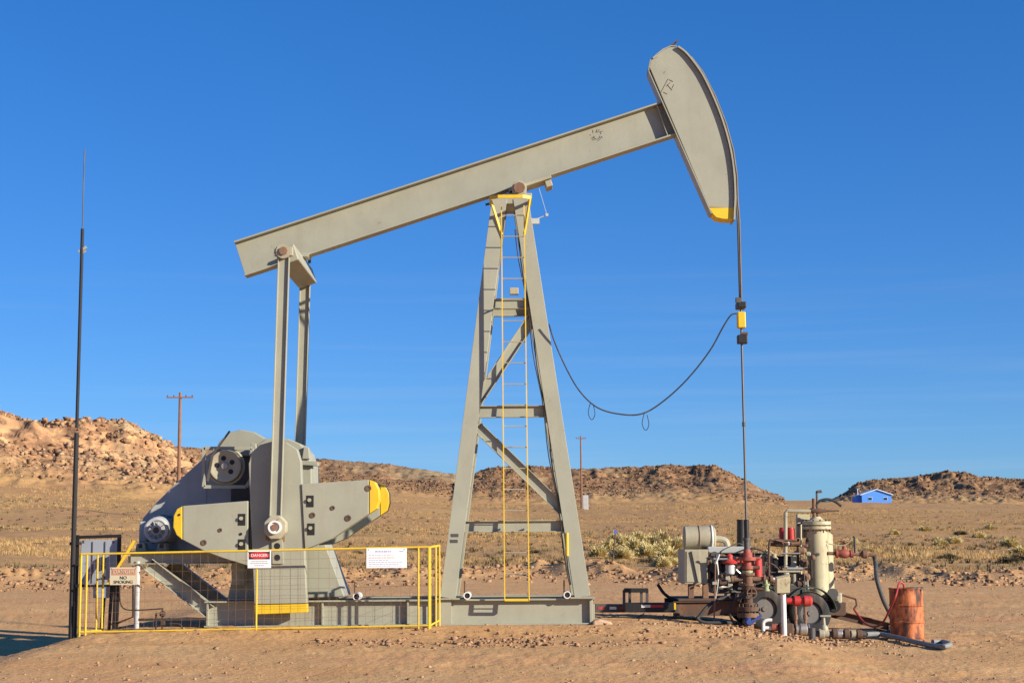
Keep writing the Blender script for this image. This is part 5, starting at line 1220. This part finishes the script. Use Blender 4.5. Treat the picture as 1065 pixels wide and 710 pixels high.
# blue house
hd = 480.0; q = ray(912, 524); hx_, hy_ = q.x / q.y * hd, hd + CAMY
hw_ = 30.5 / F * hd; hl = 9.0; eave = 2.45; ridge = 3.9
g = min(gz(hx_ - hw_ / 2, hy_), gz(hx_ + hw_ / 2, hy_), gz(hx_, hy_ - 2)); zb0 = CAMZ + q.z / q.y * hd; zb0 = max(g + .5, zb0)
HS = thing('blue_house', 'small bright blue house below the right mesa', 'house', (hx_, hy_, zb0 - .2))
gab = [(hx_ - hw_ / 2, g - .6), (hx_ + hw_ / 2, g - .6), (hx_ + hw_ / 2, zb0 + eave), (hx_, zb0 + ridge), (hx_ - hw_ / 2, zb0 + eave)]
wl_ = MB().prism(gab, hy_, hy_ + hl).build('wall', 'house_blue', HS)
for s in (-1, 1):
    a = Vector((hx_ + s * (hw_ / 2 + .5), 0, zb0 + eave - .12)); b = Vector((hx_, 0, zb0 + ridge + .07)); m = MB()
    up = Vector((0, 0, .26))
    qa = [Vector((a.x, hy_ - .45, a.z)), Vector((b.x, hy_ - .45, b.z)), Vector((b.x, hy_ - .45, b.z)) + up, Vector((a.x, hy_ - .45, a.z)) + up]
    m.hexa(qa, [v + Vector((0, hl + .9, 0)) for v in qa]).build('roof_slope', 'roof_white', HS)
for px in (905, 921):
    q = ray(px, 518.5); wx, wz = q.x / q.y * hd, CAMZ + q.z / q.y * hd; wz = max(wz, zb0 + 1.1)
    wf = MB().box((wx, hy_ - .03, wz), (1.25, .08, 1.0)).build('window', 'house_trim', HS)
    MB().box((wx, hy_ - .08, wz), (1.05, .05, .8)).build('pane', 'house_glass', wf)
MB().box((hx_ - hw_ / 2 - .8, hy_ + 4, (g - .6 + zb0 + 2.1) / 2), (1.6, 4.5, zb0 + 2.1 - g + .6)).build('porch', 'house_blue', HS)
MB().cyl((hx_ - hw_ / 2 - .6, hy_ + 3, zb0 + 2.2), (hx_ - hw_ / 2 - .6, hy_ + 3, zb0 + 4.4), .12, n=8).build('stove_pipe', 'house_trim', HS)
# marker post near the brush
q = ray(636.5, 577); q = Vector((q.x / q.y * 70, 70 + CAMY, 0))
mpst = thing('marker_post', 'leaning thin dark marker post in front of the pale brush', 'post', (q.x, q.y, gz(q.x, q.y)))
tq = P(640, 553, q.y); MB().tube([(q.x, q.y, gz(q.x, q.y) - .1), tq], .03, 6).build('post', 'dark_rust', mpst)
MB().box((tq.x, tq.y - .02, tq.z), (.13, .05, .16)).build('reflector', 'sign_blue', mpst)

# ------------------------------------------------------------------ shrubs
def shrub_mesh(name, nb, r, h, mat, seed, bw=.022):
    g_ = np.random.default_rng(seed); m = 6
    lob = g_.random((m, 2)) * 6.28
    a = g_.random(nb) * 6.283; e = np.arccos(1 - g_.random(nb) * .98)          # from the vertical
    lump = 1 + .28 * np.sin(3 * a + lob[0, 0]) * np.sin(e * 2 + lob[0, 1]) + .18 * np.sin(5 * a + lob[1, 0])
    L_ = (.65 + .45 * g_.random(nb)) * lump
    d = np.stack([np.sin(e) * np.cos(a) * r, np.sin(e) * np.sin(a) * r, np.cos(e) * h], -1) * L_[:, None]
    s = d * (.15 + .55 * g_.random((nb, 1))) + g_.normal(size=(nb, 3)) * .06 * r; s[:, 2] = np.maximum(s[:, 2], -.05)
    tt = d + g_.normal(size=(nb, 3)) * .08 * r; tt[:, 2] = np.maximum(tt[:, 2], .02)
    o = g_.normal(size=(nb, 3)); o -= (o * d).sum(1, keepdims=True) * d / (d * d).sum(1, keepdims=True); o /= np.linalg.norm(o, axis=1, keepdims=True); o *= bw
    v = np.stack([s - o, s + o, tt + o * 1.3, tt - o * 1.3], 1).reshape(-1, 3)
    f = np.arange(nb * 4).reshape(-1, 4)
    me = bpy.data.meshes.new(name); me.from_pydata(v.tolist(), [], f.tolist())
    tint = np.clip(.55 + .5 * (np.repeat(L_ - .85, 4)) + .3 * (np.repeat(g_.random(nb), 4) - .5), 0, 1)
    at_ = me.attributes.new('tint', 'FLOAT', 'POINT'); at_.data.foreach_set('value', tint.astype(np.float32)); me.materials.append(MATS[mat]); return me
pale = [shrub_mesh('rabbitbrush', 2600, .62, .74, 'rabbitbrush', k, .010) for k in range(4)]
darkm = [shrub_mesh('dark_shrub', 1500, .55, .45, 'dark_brush', 20 + k, .011) for k in range(3)]
random.seed(11)
def put(me, px, d, sc, lab, grp, nm, cat='shrub'):
    q = ray(px, 560); x, y = q.x / q.y * d, d + CAMY
    o = bpy.data.objects.new(nm, me); COL.objects.link(o); o.location = (x, y, gz(x, y) - .03); o.rotation_euler = (0, 0, random.random() * 6.28); o.scale = (sc * .88, sc * .88, sc * random.uniform(.55, .75)); tag(o, lab, cat, grp)
for (px, d, sc) in ((622, 80, .9), (634, 90, 1.0), (646, 78, 1.0), (650, 96, 1.2), (660, 86, 1.2), (664, 104, 1.2), (672, 79, 1.1), (678, 92, 1.3), (684, 84, 1.2), (688, 100, 1.3), (694, 76, 1.1), (699, 88, 1.2), (706, 94, 1.1), (641, 108, 1.0), (696, 70, .8), (688, 68.5, .75)):
    put(pale[random.randrange(4)], px, d, sc, 'pale yellow rabbitbrush bush in the thicket left of the engine', 'rabbitbrush thicket', 'rabbitbrush')
ORD = ['first', 'second', 'third', 'fourth', 'fifth', 'sixth', 'seventh', 'eighth', 'ninth', 'tenth']
for k_, (px, d, sc) in enumerate(sorted(((676, 73, .9), (683, 72, .8), (700, 72.5, .7), (642, 71, .6)))):
    put(darkm[random.randrange(3)], px, d, sc, ORD[k_] + ' from the left of the low dark shrubs at the foot of the pale thicket', 'dark thicket shrubs', 'dark_shrub')
for k_, (px, d, sc) in enumerate(sorted(((884, 98, .8), (978, 96, 1.0), (992, 104, .9), (1018, 112, .8), (1050, 90, .9), (1062, 80, 1.0), (930, 116, .7), (900, 84, .6), (962, 128, .9), (1030, 140, .9)))):
    put(pale[random.randrange(4)], px, d, sc, ORD[k_] + ' from the left of the pale bushes scattered right of the vessel', 'scattered bushes on the right', 'rabbitbrush')
for k_, (px, d, sc) in enumerate(sorted(((985, 76, .9), (1048, 72, 1.1), (1058, 74, 1.0), (1000, 120, 1.0), (946, 98, .7)))):
    put(darkm[random.randrange(3)], px, d, sc, ORD[k_] + ' from the left of the dark shrubs on the range behind the drum', 'dark shrubs on the right', 'dark_shrub')
for k_, (px, d, sc) in enumerate(sorted(((372, 84, .6), (432, 92, .7), (556, 88, .7), (580, 74, .6), (40, 90, .6), (28, 120, .7)))):
    put(darkm[random.randrange(3)], px, d, sc, ORD[k_] + ' from the left of the small dark shrubs in grass left of the thicket', 'dark shrubs on the left', 'dark_shrub')
